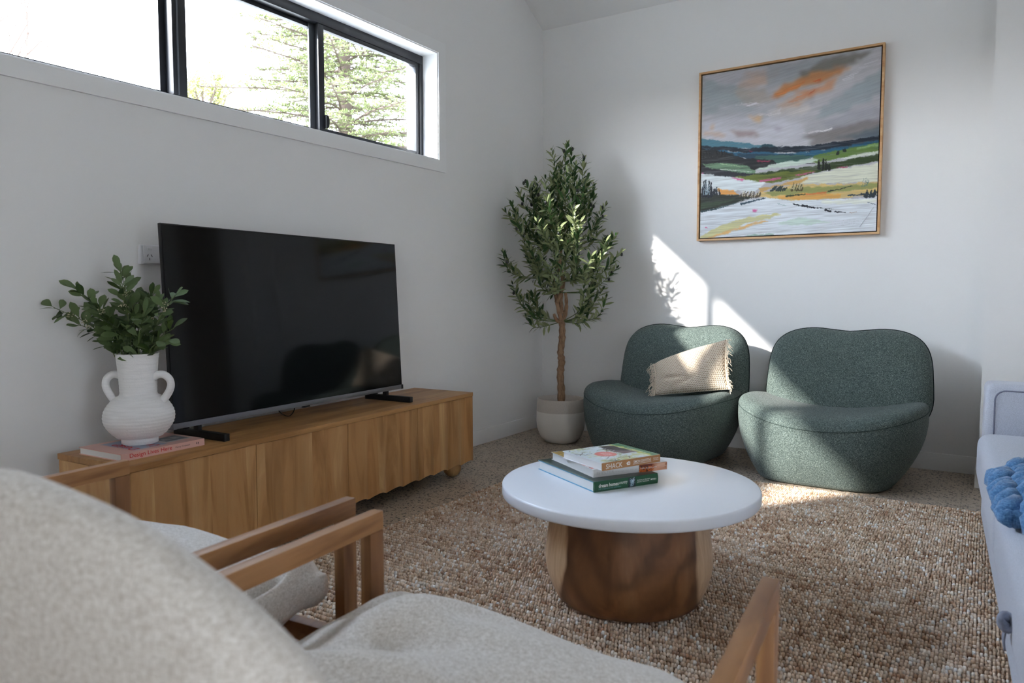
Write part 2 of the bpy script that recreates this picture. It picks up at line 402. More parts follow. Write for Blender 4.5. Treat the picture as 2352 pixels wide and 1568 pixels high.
k=len(prof); F=[tuple(range(k))[::-1], tuple(range(k,2*k))]+[(i,(i+1)%k,k+(i+1)%k,k+i) for i in range(k)]
a.add(V,F); a.obj('latch', M['black'], win, smooth=False)
# glazed doors behind the camera
gd=S(empty('window_2', ((OX0+OX1)/2,REAR-.1,0)))
go=Vector(gd.location); L=[((OX0,REAR-.13,0),(OX1,REAR-.07,.05)),((OX0,REAR-.13,OZ-.05),(OX1,REAR-.07,OZ))]
for i in range(5):
    x=OX0+(OX1-OX0)*i/4; L.append(((max(x-.03,OX0),REAR-.13,.05),(min(x+.03,OX1),REAR-.07,OZ-.05)))
boxes('door_frame', [(tuple(Vector(a_)-go),tuple(Vector(b_)-go)) for a_,b_ in L], M['black_al'], gd)
for i in range(4):
    x0=OX0+(OX1-OX0)*i/4+.03; x1=OX0+(OX1-OX0)*(i+1)/4-.03
    boxobj('pane', tuple(Vector((x0,REAR-.104,.05))-go), tuple(Vector((x1,REAR-.096,OZ-.05))-go), M['glass'], gd)

g3=S(empty('added_window', (RX+.1,(RY0+RY1)/2,0))); go=Vector(g3.location); ymid=(RY0+RY1)/2
boxes('door_frame', [(tuple(Vector(a_)-go),tuple(Vector(b_)-go)) for a_,b_ in [((RX+.07,RY0,0),(RX+.13,RY1,.05)),((RX+.07,RY0,2.05),(RX+.13,RY1,2.1)),((RX+.07,RY0,.05),(RX+.13,RY0+.05,2.05)),((RX+.07,RY1-.05,.05),(RX+.13,RY1,2.05)),((RX+.07,ymid-.04,.05),(RX+.13,ymid+.04,2.05))]], M['black_al'], g3)
for y0_,y1_ in ((RY0+.05,ymid-.04),(ymid+.04,RY1-.05)): boxobj('pane', tuple(Vector((RX+.096,y0_,.05))-go), tuple(Vector((RX+.104,y1_,2.05))-go), M['glass'], g3)
# power outlet behind the television
g=empty('power_outlet', (0,-2.835,1.031), 0, 'white twin power outlet on the wall, half hidden behind the television', 'power outlet')
boxobj('mounting_block', (.0,-.058,0), (.016,.058,.072), M['white_plastic'], g, bevel=.005, seg=3)
fp=boxobj('face_plate', (.016,-.047,.004), (.0205,.053,.070), M['white_plastic'], g, bevel=.003, seg=3)
for yc in (-.024,.024):
    boxobj('rocker_switch', (.0205,yc-.009,.052), (.024,yc+.009,.062), M['white_plastic'], fp, bevel=.0015)
    for (dy,dz,an) in ((-.0075,.033,.5),(.0075,.033,-.5),(0,.02,0)):
        bm=bmesh.new(); box(bm,(.0203,-.0011,-.0045),(.0209,.0011,.0045),Matrix.Translation((0,yc+dy,dz))@Matrix.Rotation(-an,4,'X')); bm_obj('pin_slot', bm, M['slot'], fp)

# ================================================================== TV CABINET
Lc=1.868; Dc=.368; Hc=.42
cab=empty('media_cabinet', (.03,-1.389,0), 0, 'long low wooden media cabinet with rippled doors under the television', 'cabinet')
cab.rotation_euler=(0,0,-PI/2-math.atan2(.114,1.854)+0*PI)
# local: +x runs along the cabinet away from the corner, +y is... out from the wall
cab.rotation_euler=(0,0,math.atan2(-1.854,.114)); CA=cab.rotation_euler.z
# with this rotation local +y points to world +X (out of the wall)
boxobj('carcass', (.012,.0,.085), (Lc-.0,Dc-.03,Hc-.02), M['cabdark'], cab, bevel=.002)
boxobj('end_panel', (Lc-.0,.0,.075), (Lc+.004,Dc-.022,Hc-.0205), M['cabwood'], cab)
boxobj('top_board', (.004,-.004,Hc-.019), (Lc+.006,Dc,Hc), M['cabtop'], cab, bevel=.0015)
def door(x0,x1):
    nx,nz=44,10; V=[];F=[]
    zt=Hc-.021
    for side in (0,1):
        for j in range(nz+1):
            for i in range(nx+1):
                t=i/nx; x=x0+(x1-x0)*t; q=1-j/nz
                w=abs(math.sin((x*1.0)*PI/.118+.4))
                zb=.058+.016*w
                z=zb+(zt-zb)*(j/nz)
                y=Dc-.026 if side==0 else Dc-.008+.015*q*(w-.2)+.002*w
                V.append((x,y,z))
    N=(nx+1)*(nz+1); id_=lambda s,i,j: s*N+j*(nx+1)+i
    for j in range(nz):
        for i in range(nx):
            F.append((id_(1,i,j),id_(1,i,j+1),id_(1,i+1,j+1),id_(1,i+1,j)))
            F.append((id_(0,i,j),id_(0,i+1,j),id_(0,i+1,j+1),id_(0,i,j+1)))
    for j in range(nz):
        for i in (0,nx):
            f=(id_(0,i,j),id_(0,i,j+1),id_(1,i,j+1),id_(1,i,j)); F.append(f if i==0 else f[::-1])
    for i in range(nx):
        for j in (0,nz):
            f=(id_(0,i,j),id_(1,i,j),id_(1,i+1,j),id_(0,i+1,j)); F.append(f if j==0 else f[::-1])
    o=mesh('door',V,F,M['cabwood'],cab); o.data.set_sharp_from_angle(angle=.6); return o
dw=Lc/4
for i in range(4): door(-.004+i*dw+.0015 if i==0 else i*dw+.0015, (i+1)*dw-.0015)
for x in (.118,Lc-.118):
    for y in (.07,Dc-.055):
        a=Acc(); prof=[(.046*math.sin(t),.046-.046*math.cos(t)) for t in np.linspace(.05,PI-.05,16)]; lathe(a,prof,28,(x,y,0),True,True); a.obj('ball_foot',M['ballwood'],cab)

cm=Matrix.Translation(cab.location)@Matrix.Rotation(CA,4,'Z')
cl=lambda w: cm.inverted()@Vector(w)

# ================================================================== TELEVISION
TVw,TVh=1.25,.695
tv=empty('television', tuple(cm@Vector((.966,.175,Hc))), CA, 'black flat screen television standing on two feet on the cabinet', 'television')
# local x along the screen, y out of the wall
TM=Matrix.Translation((0,0,.048))@Matrix.Rotation(math.radians(3.0),4,'X')
def tbox(name, lo, hi, mat, bevel=0, parent=tv, seg=2):
    bm=bmesh.new(); box(bm,lo,hi,TM); return bm_obj(name,bm,mat,parent,bevel=bevel,seg=seg)
n=NB('tv_glass'); n.p(Base__Color=(.0035,.0038,.0045,1), Roughness=.07); n.b.inputs['Specular IOR Level'].default_value=.25; M['tvglass']=n.m
tbox('housing', (-TVw/2,-.012,.014), (TVw/2,0.0,TVh), M['black'], .002)
tbox('back_bulge', (-TVw*.36,-.06,.06), (TVw*.36,-.012,TVh*.62), M['black'], .01)
tbox('screen', (-TVw/2+.005,.0,.018), (TVw/2-.005,.0022,TVh-.005), M['tvglass'])
bz=tbox('lower_bezel', (-TVw/2-.001,-.03,-.002), (TVw/2+.001,.005,.017), M['silver'], .0015)
for s in (-1,1): tbox('corner_cap', (s*TVw/2-.012 if s>0 else -TVw/2-.0015,-.031,-.003), (TVw/2+.0015 if s>0 else -TVw/2+.012,.006,.0175), M['black'] if s<0 else M['silver'], .001, parent=bz)
bm=bmesh.new(); box(bm,(-.016,-.022,-.0095),(.016,-.004,-.002),TM); bm_obj('sensor_lug',bm,M['black'],bz,bevel=.002)
for i,x in enumerate((-.52,.515)):
    f=boxobj('foot', (x-.011,-.135,0), (x+.011,.135,.026), M['black'], tv, bevel=.002)
    bm=bmesh.new()
    box(bm,(x-.009,-.028,.02),(x+.009,-.005,.062),Matrix.Translation((0,0,0))@Matrix.Shear('XY',4,(0,0)) if False else None); 
    bm_obj('strut',bm,M['black'],f,bevel=.002)
    bm=bmesh.new(); box(bm,(x-.009,-.09,.02),(x+.009,-.07,.04)); bm_obj('strut',bm,M['black'],f,bevel=.004)
a=Acc(); tube(a, catmull([(.02,-.05,.07),(.035,-.045,.025),(.07,-.04,.008),(.11,-.045,.03),(.125,-.05,.07)],8), .0022, 6); a.obj('power_cord', M['black'], tv)

# ================================================================== BOOK helper
def book(name, o, ex, W, D, T, spine, cover, pages, board=None, label=None, group=None, over=.003, bt=.0022, rounded=0.0, cat='book'):
    """o: spine-left bottom corner; ex: along spine; depth goes away from the spine face; returns (root, fn(local)->frame)"""
    ex=Vector(ex).normalized(); ang=math.atan2(ex.y,ex.x)
    r=empty(name, o, ang, label, cat, group)
    bd=board or cover
    boxobj('page_block', (over,.004,bt), (W-over,D-over,T-bt), M[pages] if isinstance(pages,str) else pages, r)
    boxobj('back_cover', (0,0.0015,0), (W,D,bt), bd, r, bevel=.0006)
    fc=boxobj('front_cover', (0,0.0015,T-bt), (W,D,T), cover, r, bevel=.0006)
    bm=bmesh.new()
    pts=[(0.0015+0,0)]
    P=[]
    for k in range(9):
        t=k/8; P.append((-rounded*math.sin(PI*t), T*t))
    vs0=[bm.verts.new((0,y,z)) for y,z in P]+[bm.verts.new((0,.004,T)),bm.verts.new((0,.004,0))]
    vs1=[bm.verts.new((W,v_.co.y,v_.co.z)) for v_ in vs0]; m_=len(vs0)
    bm.faces.new(vs0); bm.faces.new(vs1[::-1])
    for i in range(m_): bm.faces.new([vs0[i],vs1[i],vs1[(i+1)%m_],vs0[(i+1)%m_]])
    sp=bm_obj('spine', bm, spine, r)
    return r, fc, sp
EX=(1,0,0); EZ=(0,0,1); EYd=(0,1,0)
def cover_picture(parent, W, D, T, canvas, gain=1.0, u0=0, u1=1, v0=0, v1=1, name='cover_picture'):
    ny,nx=canvas.X.shape
    fn=lambda u,v: np.stack([(u0+(u1-u0)*u)*W, .002+(v0+(v1-v0)*v)*(D-.002), np.full(u.shape,T+.0004)],-1)
    c=canvas.rgba(gain)
    me=gridmesh(name, nx, ny, fn, c, M['pig'], parent); return me
def CV(nx, ny, base):
    X,Y=np.meshgrid(np.linspace(0,100,nx),np.linspace(0,100,ny)); return Canvas(X,Y,base)

# pink book under the vase (spine toward the room)
b0=Vector((.433,-3.216,Hc)); e0=Vector((.417-.433,-2.926+3.213,0))
T0=.0225; W0=.29; D0=.222
r,fc,sp=book('book', b0, e0, W0, D0, T0, M['pink'], M['pink'], 'pages', label='pink hardback with red lettering lying on the cabinet under the white vase')
# spine lies on local y=0 facing -y
text('spine_title','Design Lives Here',.143,.0165,(.026,-.0,.0032),EX,EZ,M['redtext'],sp,bold=.006)
text('author_name','Penny Craswell',.052,.0062,(.182,-.0,.0078),EX,EZ,M['blacktext'],sp)
a=Acc()
def dart(cx,cz,s): 
    return [(cx-.0035*s,-.0006,cz),(cx-.0005*s,-.0006,cz+.0065),(cx-.0002*s,-.0006,cz+.002),(cx+.0012*s*0,-.0006,cz-.001),(cx-.001*s,-.0006,cz-.0045)]
a.add(dart(.262,.0115,1),[(0,1,2,3,4)]); a.add([( .2645+(.262-p_[0])*1,p_[1],.0235-p_[2]) for p_ in dart(.262,.0115,1)],[(0,1,2,3,4)]); a.obj('publisher_mark',M['blacktext'],sp,smooth=False)
c=CV(110,80,(222,176,164))
c.poly([(20,10),(60,12),(58,90),(18,88)],(150,165,188),1,.6,st=.2)
c.poly([(60,18),(96,20),(95,60),(58,56)],(196,190,186),1,.6,st=.2)
c.poly([(66,24),(94,25),(93,58),(64,56)],(92,98,108),1,.6,st=.5)
c.poly([(70,34),(90,34),(90,50),(70,50)],(170,170,168),1,2,st=.5); c.poly([(74,38),(80,38),(80,46),(74,46)],(60,62,66),1,2)
cover_picture(fc, W0, D0, T0, c)
text('cover_title','Design',.125,.040,(.092,.030,T0+.0006),Vector((0,1,0)),Vector((-1,0,0)),M['redtext'],fc,bold=.01)
text('cover_title','Lives Here',.150,.040,(.148,.025,T0+.0006),Vector((0,1,0)),Vector((-1,0,0)),M['redtext'],fc,bold=.01)
text('cover_author','Penny Craswell',.032,.005,(.245,.205,T0+.0003),EX,EYd,M['blacktext'],fc)

# ================================================================== VASE + GREENERY
n=NB('matte_plaster'); v=n.coord((1,1,1)); sx=n.sep(v)
scr=n.vor(n.coord((40,40,90)), 1.0); sm=n.noise(n.coord((6,6,60)), 3, 4, .6)
col=n.mix(n.math('MULTIPLY', n.math('LESS_THAN', scr, .045), .7), n.ramp(sm, [(.3,lin(226,225,224)),(.7,lin(238,237,236))]), lin(150,140,138))
n.p(Base__Color=col, Roughness=.9); n.b.inputs['Specular IOR Level'].default_value=.15
n.bump(n.math('ADD', n.noise(n.coord((2,2,120)),1.0,2,.5), n.noise(v,180,2,.5)), .35, .002); M['plaster']=n.m
vz=Hc+T0
vp=Vector((.309,-3.085,vz)); vr=Vector((math.cos(.5745),math.sin(.5745),0))
vase=empty('vase', vp, .5745, 'white two-handled ribbed clay vase standing on the pink book', 'vase')
a=Acc(); pr=[(.0,.0),(.050,.0),(.0545,.003),(.0545,.016),(.052,.022)]
for k in range(41):
    t=k/40; z=.024+(.152-.024)*t
    ang=(t*1.0); r_=.106*math.sin(PI*(.165+.672*t))**.62 if True else 0
    r_=max(r_,.054)
    pr.append((r_+.0009*math.sin(z*2*PI/.0105), z))
pr+= [(.0585,.156),(.0555,.162)]
for k in range(22):
    t=k/21; z=.166+(.286-.166)*t; r_=.0548+.0082*t**1.6; pr.append((r_+.0005*math.sin(z*2*PI/.012),z))
pr+=[(.0648,.289),(.0640,.292),(.0595,.291),(.056,.25),(.050,.165),(.04,.15)]
lathe(a,pr,64,(0,0,0),False,True); a.obj('body',M['plaster'],vase)
for s in (-1,1):
    a=Acc(); P=[(s*.050,0,.214),(s*.066,0,.2225),(s*.084,0,.222),(s*.101,0,.208),(s*.1055,0,.188),(s*.099,0,.168),(s*.088,0,.151),(s*.078,0,.138)]
    pts=catmull(P,5); tube(a, pts, [.0115+.002*(abs(i/len(pts)-.5)) for i in range(len(pts))], 14); a.obj('handle',M['plaster'],vase)

def leaf(acc, base, d, up, L, W, curl=.15, fold=.18, seg=4, tipw=1.0, round_=1.0):
    """leaf blade with midrib fold; up = upper-face normal"""
    d=Vector(d).normalized(); up=Vector(up); up=(up-d*up.dot(d)); up=up.normalized() if up.length>1e-5 else frame_of(d)[1]
    s=d.cross(up); V=[]; F=[]
    for i in range(seg+1):
        t=i/seg; w=W*.5*(math.sin(PI*min(t**tipw,1))**round_ if 0<t<1 else .06)
        c=Vector(base)+d*(L*t)-up*(curl*L*t*t)
        V+= [c+s*w+up*(fold*w), c, c-s*w+up*(fold*w)]
    for i in range(seg):
        for k in range(2): F.append((i*3+k,i*3+k+1,i*3+3+k+1,i*3+3+k))
    acc.add(V,F)
def leafmat(name, top, mid, under, rough=.5):
    n=NB(name); geo=n.n('ShaderNodeNewGeometry'); v=n.coord((1,1,1)); f=n.noise(v, 22, 2, .5)
    up=n.ramp(f, [(.3,top),(.7,mid)]); c=n.mix(geo.outputs['Backfacing'], up, under)
    n.p(Base__Color=c, Roughness=rough); n.b.inputs['Specular IOR Level'].default_value=.35
    tl=n.n('ShaderNodeBsdfTranslucent'); n.t.links.new(c, tl.inputs[0]); mx=n.n('ShaderNodeMixShader'); mx.inputs[0].default_value=.18
    n.t.links.new(n.b.outputs[0],mx.inputs[1]); n.t.links.new(tl.outputs[0],mx.inputs[2]); n.t.links.new(mx.outputs[0],n.out.inputs[0]); return n.m
M['leaf1']=leafmat('broad_leaf', lin(36,60,38), lin(84,106,50), lin(96,116,74), .5)
M['olive']=leafmat('olive_leaf', lin(38,66,38), lin(72,102,56), lin(138,148,104), .34)
M['stem']=flat('green_stem', lin(92,108,62), .6); M['blossom']=flat('blossom', lin(220,212,178), .8)
gb=empty('greenery_bunch', vp+Vector((0,0,.27)), .5745, 'bunch of artificial leafy stems with tiny cream blossoms in the white vase', 'foliage')
stA=Acc(); lfA=Acc(); blA=Acc()
rg=random.Random(5)
tips=[(-.265,.0,.150,10),(-.215,.04,.095,8),(-.165,-.03,.205,10),(-.06,.03,.265,13),(-.02,-.04,.225,11),(.03,.05,.185,10),(.135,-.02,.185,9),(.11,.02,.080,6),(-.10,-.05,.16,9),(.05,-.05,.12,7),(-.09,.03,.05,6),(.00,-.02,.15,8),(-.055,-.04,.10,7),(.115,-.04,.045,4),(-.125,-.01,.13,8),(.07,0,.155,8),(-.03,.06,.16,8)]
for ti,(tx,ty,tz,nl) in enumerate(tips):
    b=Vector((max(-.04,min(.04,tx*.25)),ty*.4,-.06)); T=Vector((tx,ty,tz+.02)); m1=b.lerp(T,.5)+Vector((-tx*.12,0,.035))
    pts=catmull([b,m1,T],10); tube(stA,pts,[.0022*(1-.6*i/len(pts)) for i in range(len(pts))],5)
    n0=5 if tz>.06 else 8
    for k in range(nl*3):
        q=int(n0+(len(pts)-1-n0)*k/(nl*3-1)); p_=pts[q]; d=(pts[min(q+1,len(pts)-1)]-pts[max(q-1,0)]).normalized()
        side=Vector((rg.uniform(-1,1),rg.uniform(-1,1),rg.uniform(-.6,1))); side=(side-d*side.dot(d)).normalized()
        dd=(d*rg.uniform(.25,.9)+side*rg.uniform(.6,1)).normalized()
        if k>=nl*3-2: dd=(d+side*.4).normalized()
        L=rg.uniform(.036,.055); pb=p_+dd*.006
        tube(stA,[p_,pb],.0009,4,False); leaf(lfA,pb,dd,(rg.uniform(-.6,.6),rg.uniform(-1.6,.1),1),L,L*.5,rg.uniform(-.05,.3),.12,6,1.5,.62)
    if ti in (0,1,3,4,6,8,15):
        for k in range(2):
            q=pts[int(len(pts)*rg.uniform(.62,.8))]; c0=q+Vector((rg.uniform(-.012,.012),-.012,rg.uniform(.0,.012)))
            for j in range(9):
                cc=c0+Vector((rg.gauss(0,.006),rg.gauss(0,.004),rg.gauss(0,.006))); V=[]; rr=.0022
                V=[cc+Vector(u_)*rr for u_ in ((1,0,0),(-1,0,0),(0,1,0),(0,-1,0),(0,0,1),(0,0,-1))]
                blA.add(V,[(0,2,4),(2,1,4),(1,3,4),(3,0,4),(2,0,5),(1,2,5),(3,1,5),(0,3,5)]); tube(stA,[q,cc],.0005,3,False)
stA.obj('stem',M['stem'],gb); tag(lfA.obj('leaves',M['leaf1'],gb),kind=None); blA.obj('blossoms',M['blossom'],gb)

# ================================================================== OLIVE TREE IN POT
tp=Vector((.375,-.405,0)); TR=Vector((math.cos(.5745),math.sin(.5745),0))
ol=empty('potted_olive_tree', tp, .5745, 'artificial olive tree with black olives in a white pot in the room corner', 'potted tree')
a=Acc(); lathe(a,[(0,0),(.085,.0),(.098,.004),(.128,.035),(.148,.085),(.1525,.13),(.1515,.195)],56,(0,0,0),False,False); a.obj('pot',M['ceramic'],ol)
n=NB('speckled_clay'); v=n.coord((1,1,1)); s=n.vor(v,420); n.p(Base__Color=n.mix(n.math('MULTIPLY',n.math('LESS_THAN',s,.28),.55), lin(196,188,178), lin(120,108,98)), Roughness=.85); n.bump(n.noise(v,300,2),.2,.001)
a=Acc(); lathe(a,[(.1516,.1949),(.150,.24),(.1465,.272),(.1435,.274),(.140,.272),(.139,.235),(.138,.215)],56,(0,0,0),False,False); a.obj('unglazed_rim',n.m,ol)
a=Acc(); lathe(a,[(.139,.222),(.07,.226),(.0,.228)],40,(0,0,0),False,False); a.obj('potting_fill',M['soil'],ol)
n=NB('bark'); v=n.coord((1,1,.3)); f=n.noise(v,60,4,.65); n.p(Base__Color=n.ramp(f,[(.3,lin(112,84,62)),(.55,lin(158,126,98)),(.75,lin(176,146,116))]), Roughness=.85); n.bump(f,.7,.004); M['bark']=n.m
rg=random.Random(21)
def bumpy(P, r0, r1, nn=6, n=12):
    pts=catmull(P,nn); m_=len(pts); rad=[(r0+(r1-r0)*i/(m_-1))*(1+.10*math.sin(i*1.9)+.07*rg.uniform(-1,1)) for i in range(m_)]
    a=Acc(); tube(a,pts,rad,n); return a,pts
trunkP=[(.0,0,.21),(.003,0,.31),(-.004,0,.42),(.004,.004,.50),(-.003,0,.56),(.006,0,.64),(.006,0,.72),(.004,0,.76)]
a,_=bumpy(trunkP,.024,.019); a.obj('trunk',M['bark'],ol)
limbs=[[(.004,0,.75),(-.018,.0,.83),(-.035,.005,.92),(-.05,.0,1.02)], [(.006,0,.745),(.028,0,.81),(.032,-.004,.87),(.026,0,.93)], [(-.028,.002,.87),(-.004,-.01,.93),(.012,-.01,1.0),(-.01,0,1.10),(.0,0,1.2)], [(.003,0,.74),(-.03,0,.765),(-.045,.0,.80)], [(.006,0,.80),(.0,.02,.87),(.005,.03,.93)]]
for P in limbs:
    a,_=bumpy(P,.0145,.009,5,10); a.obj('limb',M['bark'],ol)
twA=Acc(); lf=Acc()
# twig tips in (right, depth, height)
tipsT=[]
def env(z):  # half width of crown at height
    pts=[(.72,.05),(.82,.16),(.93,.29),(1.05,.33),(1.17,.37),(1.30,.33),(1.42,.33),(1.52,.28),(1.60,.22),(1.68,.13),(1.80,.11),(1.86,.05)]
    for (z0,w0),(z1,w1) in zip(pts,pts[1:]):
        if z0<=z<=z1: return w0+(w1-w0)*(z-z0)/(z1-z0)
    return .03
allpos=[]
for k in range(80):
    z=rg.uniform(.82,1.66); w=env(z)*rg.uniform(.8,1.12); phi=rg.uniform(0,2*PI); rr=w*math.sqrt(rg.uniform(.22,1))
    x=rr*math.cos(phi); y=rr*math.sin(phi)*.78
    tipsT.append((x,y,z))
tipsT += [(.03,0,1.84),(.06,.02,1.80),(-.06,0,1.80),(.13,0,1.76),(.0,.03,1.72),(.08,-.03,1.70),(-.22,0,1.60),(-.15,.05,1.62),(-.26,0,1.54),(-.36,0,1.17),(-.34,.0,1.14),(-.34,0,1.42),(.36,0,1.17),(.34,0,1.08),(.33,0,1.28),(.27,0,1.46),(.20,0,1.52),(-.30,0,.98),(-.26,.05,.90),(-.22,0,.78),(.26,0,.95),(.28,0,.90),(.02,-.06,1.55),(.04,-.1,1.48),(-.02,-.12,1.40),(.1,-.14,1.35),(-.12,-.15,1.3),(.02,-.2,1.22),(-.2,-.12,1.2),(.2,-.12,1.15)]
starts=[Vector((.004,0,.75)),Vector((-.05,0,1.02)),Vector((.026,0,.93)),Vector((.0,0,1.2)),Vector((-.035,.005,.92)),Vector((.012,-.01,1.0))]
oliveS=[]
for ti,t in enumerate(tipsT):
    T=Vector(t); s=min(starts,key=lambda q:(T-q).length+ (.35 if q.z>T.z-.12 else 0)); 
    if T.z<1.02 and abs(T.x)<.15: continue
    if T.z<1.0: s=starts[0] if rg.random()<.6 else starts[4]
    mid=s.lerp(T,.5); out=Vector((T.x,T.y,0)); mid+=out*.16+Vector((rg.uniform(-.04,.04),rg.uniform(-.04,.04),-.05)); 
    pts=catmull([s,mid,T],9); m_=len(pts); tube(twA,pts,[.0032*(1-.75*i/m_) for i in range(m_)],5,False)
    total=sum((pts[i+1]-pts[i]).length for i in range(m_-1)); leafspan=min(total*.8,.30); step=.0165
    nl=int(leafspan/step); acc_=0
    # walk back from tip
    dist=0; i=m_-1; pos=[]; 
    for k in range(nl):
        dd=k*step; # arc position from tip
        i=m_-1; r_=dd
        while i>0 and (pts[i]-pts[i-1]).length<r_: r_-=(pts[i]-pts[i-1]).length; i-=1
        if i==0: break
        q=pts[i].lerp(pts[i-1], r_/max((pts[i]-pts[i-1]).length,1e-6)); d=(pts[i]-pts[i-1]).normalized(); pos.append((q,d))
    for k,(q,d) in enumerate(pos):
        ph=k*1.6+rg.uniform(-.4,.4); _,u,v=frame_of(d); sd=u*math.cos(ph)+v*math.sin(ph)
        for sgn in (1,-1):
            if k>11 and rg.random()<.45: continue
            L=rg.uniform(.046,.074)*(1 if k>1 else .75); dl=(d*rg.uniform(.3,1.1)+sd*sgn*rg.uniform(.5,1.1)+Vector((rg.uniform(-.3,.3),rg.uniform(-.3,.3),rg.uniform(-.2,.4)))).normalized()
            leaf(lf,q,dl,d*.6+Vector((rg.uniform(-.6,.6),rg.uniform(-.9,.3),.4)),L,L*.285,rg.uniform(-.1,.22),.25,4,1.0,.8)
    allpos+= [q for q,_ in pos]
    if rg.random()<.2 and len(pos)>6: oliveS.append((pos[rg.randrange(0,6)][0], Vector((rg.uniform(-1,1),-rg.random(),-.3))))
twA.obj('twigs',M['stem'],ol); lf.obj('leaves',M['olive'],ol)
M['olivefruit']=flat('black_olive', lin(34,34,36), .3, .5)
# olives where the photo shows them near the silhouette
for x,z in ((.085,1.835),(.045,1.83),(-.005,1.80),(-.285,1.60),(-.225,1.63),(.235,1.46),(.20,1.455),(.385,1.155),(.31,1.37),(-.36,1.28),(.31,.995)): q=min(allpos,key=lambda p_:(p_.x-x)**2+(p_.z-z)**2+.1*p_.y**2); oliveS.append((q,Vector((x-q.x,-.01,z-q.z+.006))))
for q,d in oliveS:
    a=Acc(); c=q+d.normalized()*.014
    prof=[(.0098*math.sin(t)*.82+1e-4,-.0122*math.cos(t)) for t in np.linspace(0.02,PI-.02,9)]
    lathe(a,prof,12,tuple(c),True,True); tube(a,[q,c],.0008,4,False); a.obj('olive_fruit',M['olivefruit'],ol)

# ================================================================== GREEN LOUNGE CHAIRS
def lounge(loc, rot, label):
    ch=empty('lounge_chair', loc, rot, label, 'chair', 'green lounge chairs')
    NA=72; HX,HY=.437,.365; ex_=2.5
    def sup(t,hx,hy,e): 
        c,s=math.cos(t),math.sin(t); return (hx*math.copysign(abs(c)**(2/e),c), hy*math.copysign(abs(s)**(2/e),s))
    seam=[]; bot=[]
    for k in range(NA):
        t=2*PI*k/NA; x,y=sup(t,HX,HY,ex_); 
        z=.282+.080*min(1,(abs(x)/HX))**2.0+ (.04*max(0,y/HY))
        seam.append(Vector((x,y+.0,z))); x,y=sup(t,.305,.312,4.2); bot.append(Vector((x,y,0)))
    V=[];F=[]
    rings=[]
    rings.append([Vector((b.x*.93,b.y*.93,0.0)) for b in bot])
    rings.append([Vector((b.x,b.y,.012)) for b in bot])
    for j in range(1,15):
        t=j/14; r_=math.sin(t*PI/2)**.95; h=t**1.08
        ring=[]
        for b,s in zip(bot,seam):
            q=b.lerp(s,r_); q.z=.012+(s.z-.012)*h
            o_=Vector((s.x,s.y,0)).normalized(); q+=o_*(.010*math.sin(PI*t)); ring.append(q)
        rings.append(ring)
    base_n=len(rings)
    for ring in rings: V+=ring
    for i in range(len(rings)-1):
        for k in range(NA): F.append((i*NA+k,i*NA+(k+1)%NA,(i+1)*NA+(k+1)%NA,(i+1)*NA+k))
    F.append(tuple(range(NA-1,-1,-1)))
    # top pad
    def ztop(x,y): return .345+.082*(min(abs(x)/HX,1))**2.0-.020*max(0,(y+.05)/HY)
    idx=(len(rings)-1)*NA
    top=[[q.copy() for q in seam]]
    ss=[.998,.99,.975,.95,.915,.87,.81,.74,.65,.55,.44,.33,.22,.11]
    for s in ss:
        ring=[]
        for q in seam:
            x,y=q.x*s,q.y*s; g=(1-s**8)**.5; zz=q.z+(ztop(x,y)-q.z)*g if True else 0
            ring.append(Vector((x,y,zz)))
        top.append(ring)
    off=len(V)
    for ring in top[1:]: V+=ring
    prev=idx
    for i in range(len(top)-1):
        cur=off+i*NA
        for k in range(NA): F.append((prev+k,prev+(k+1)%NA,cur+(k+1)%NA,cur+k))
        prev=cur
    V.append(Vector((0,0,ztop(0,0)))); c=len(V)-1
    for k in range(NA): F.append((prev+k,prev+(k+1)%NA,c))
    seat=mesh('seat',V,F,M['green'],ch)
    a=Acc(); tube(a,[q+Vector((q.x,q.y,0)).normalized()*.0005 for q in seam],.0015,7,False,True); a.obj('seam_piping',M['greenseam'],seat)
    # backrest
    NO=96; out=[]
    Hh=.275
    for k in range(NO):
        t=2*PI*k/NO; x,z=sup(t,.402,Hh,3.9)
        z+=Hh
        if z>Hh: z-= .022*math.exp(-(x/.13)**2)*((z-Hh)/Hh)**3
        x*=1-.055*max(0,(z-.22)/.33)
        if z<.2: x*=1-.12*((.2-z)/.2)**2
        out.append((x,z))
    def bp(x,z,y): # local tilt
        y2=y+.050*(1-(x/.40)**2)*0+ -.045*(abs(x)/.40)**2.2
        return Vector((x+.045, .185+y2+(z*.15), .195+z*1.0))
    V=[];F=[];TF,TB=.092,.045
    ss=[1,.985,.965,.935,.89,.83,.75,.64,.5,.34,.17]
    rings=[]
    for s in ss[::-1]:   # rear
        g=(1-s**4)**.5; rings.append([bp(x*s,(z-Hh)*s+Hh,TB*g) for x,z in out])
    for s in ss[1:]:
        g=(1-s**6)**.5; rings.append([bp(x*s,(z-Hh)*s+Hh,-TF*g) for x,z in out])
    for ring in rings: V+=ring
    for i in range(len(rings)-1):
        for k in range(NO): F.append((i*NO+k,(i+1)*NO+k,(i+1)*NO+(k+1)%NO,i*NO+(k+1)%NO))
    V.append(bp(0,Hh,TB)); V.append(bp(0,Hh,-TF)); c0,c1=len(V)-2,len(V)-1; L=(len(rings)-1)*NO
    for k in range(NO): F.append((c0,k,(k+1)%NO)); F.append((c1,L+(k+1)%NO,L+k))
    br=mesh('backrest',V,F,M['green'],ch); 
    a=Acc(); tube(a,[bp(x,z,0) for x,z in out],.0034,7,False,True); a.obj('edge_piping',M['greenpipe'],br)
    return ch
lounge((1.945,-.425,0), 0.0, 'green tweed lounge chair with nothing on it, beside the sofa')
lcL=lounge((1.043,-.425,0), -.10, 'green tweed lounge chair holding the fringed cream pillow, beside the olive tree')

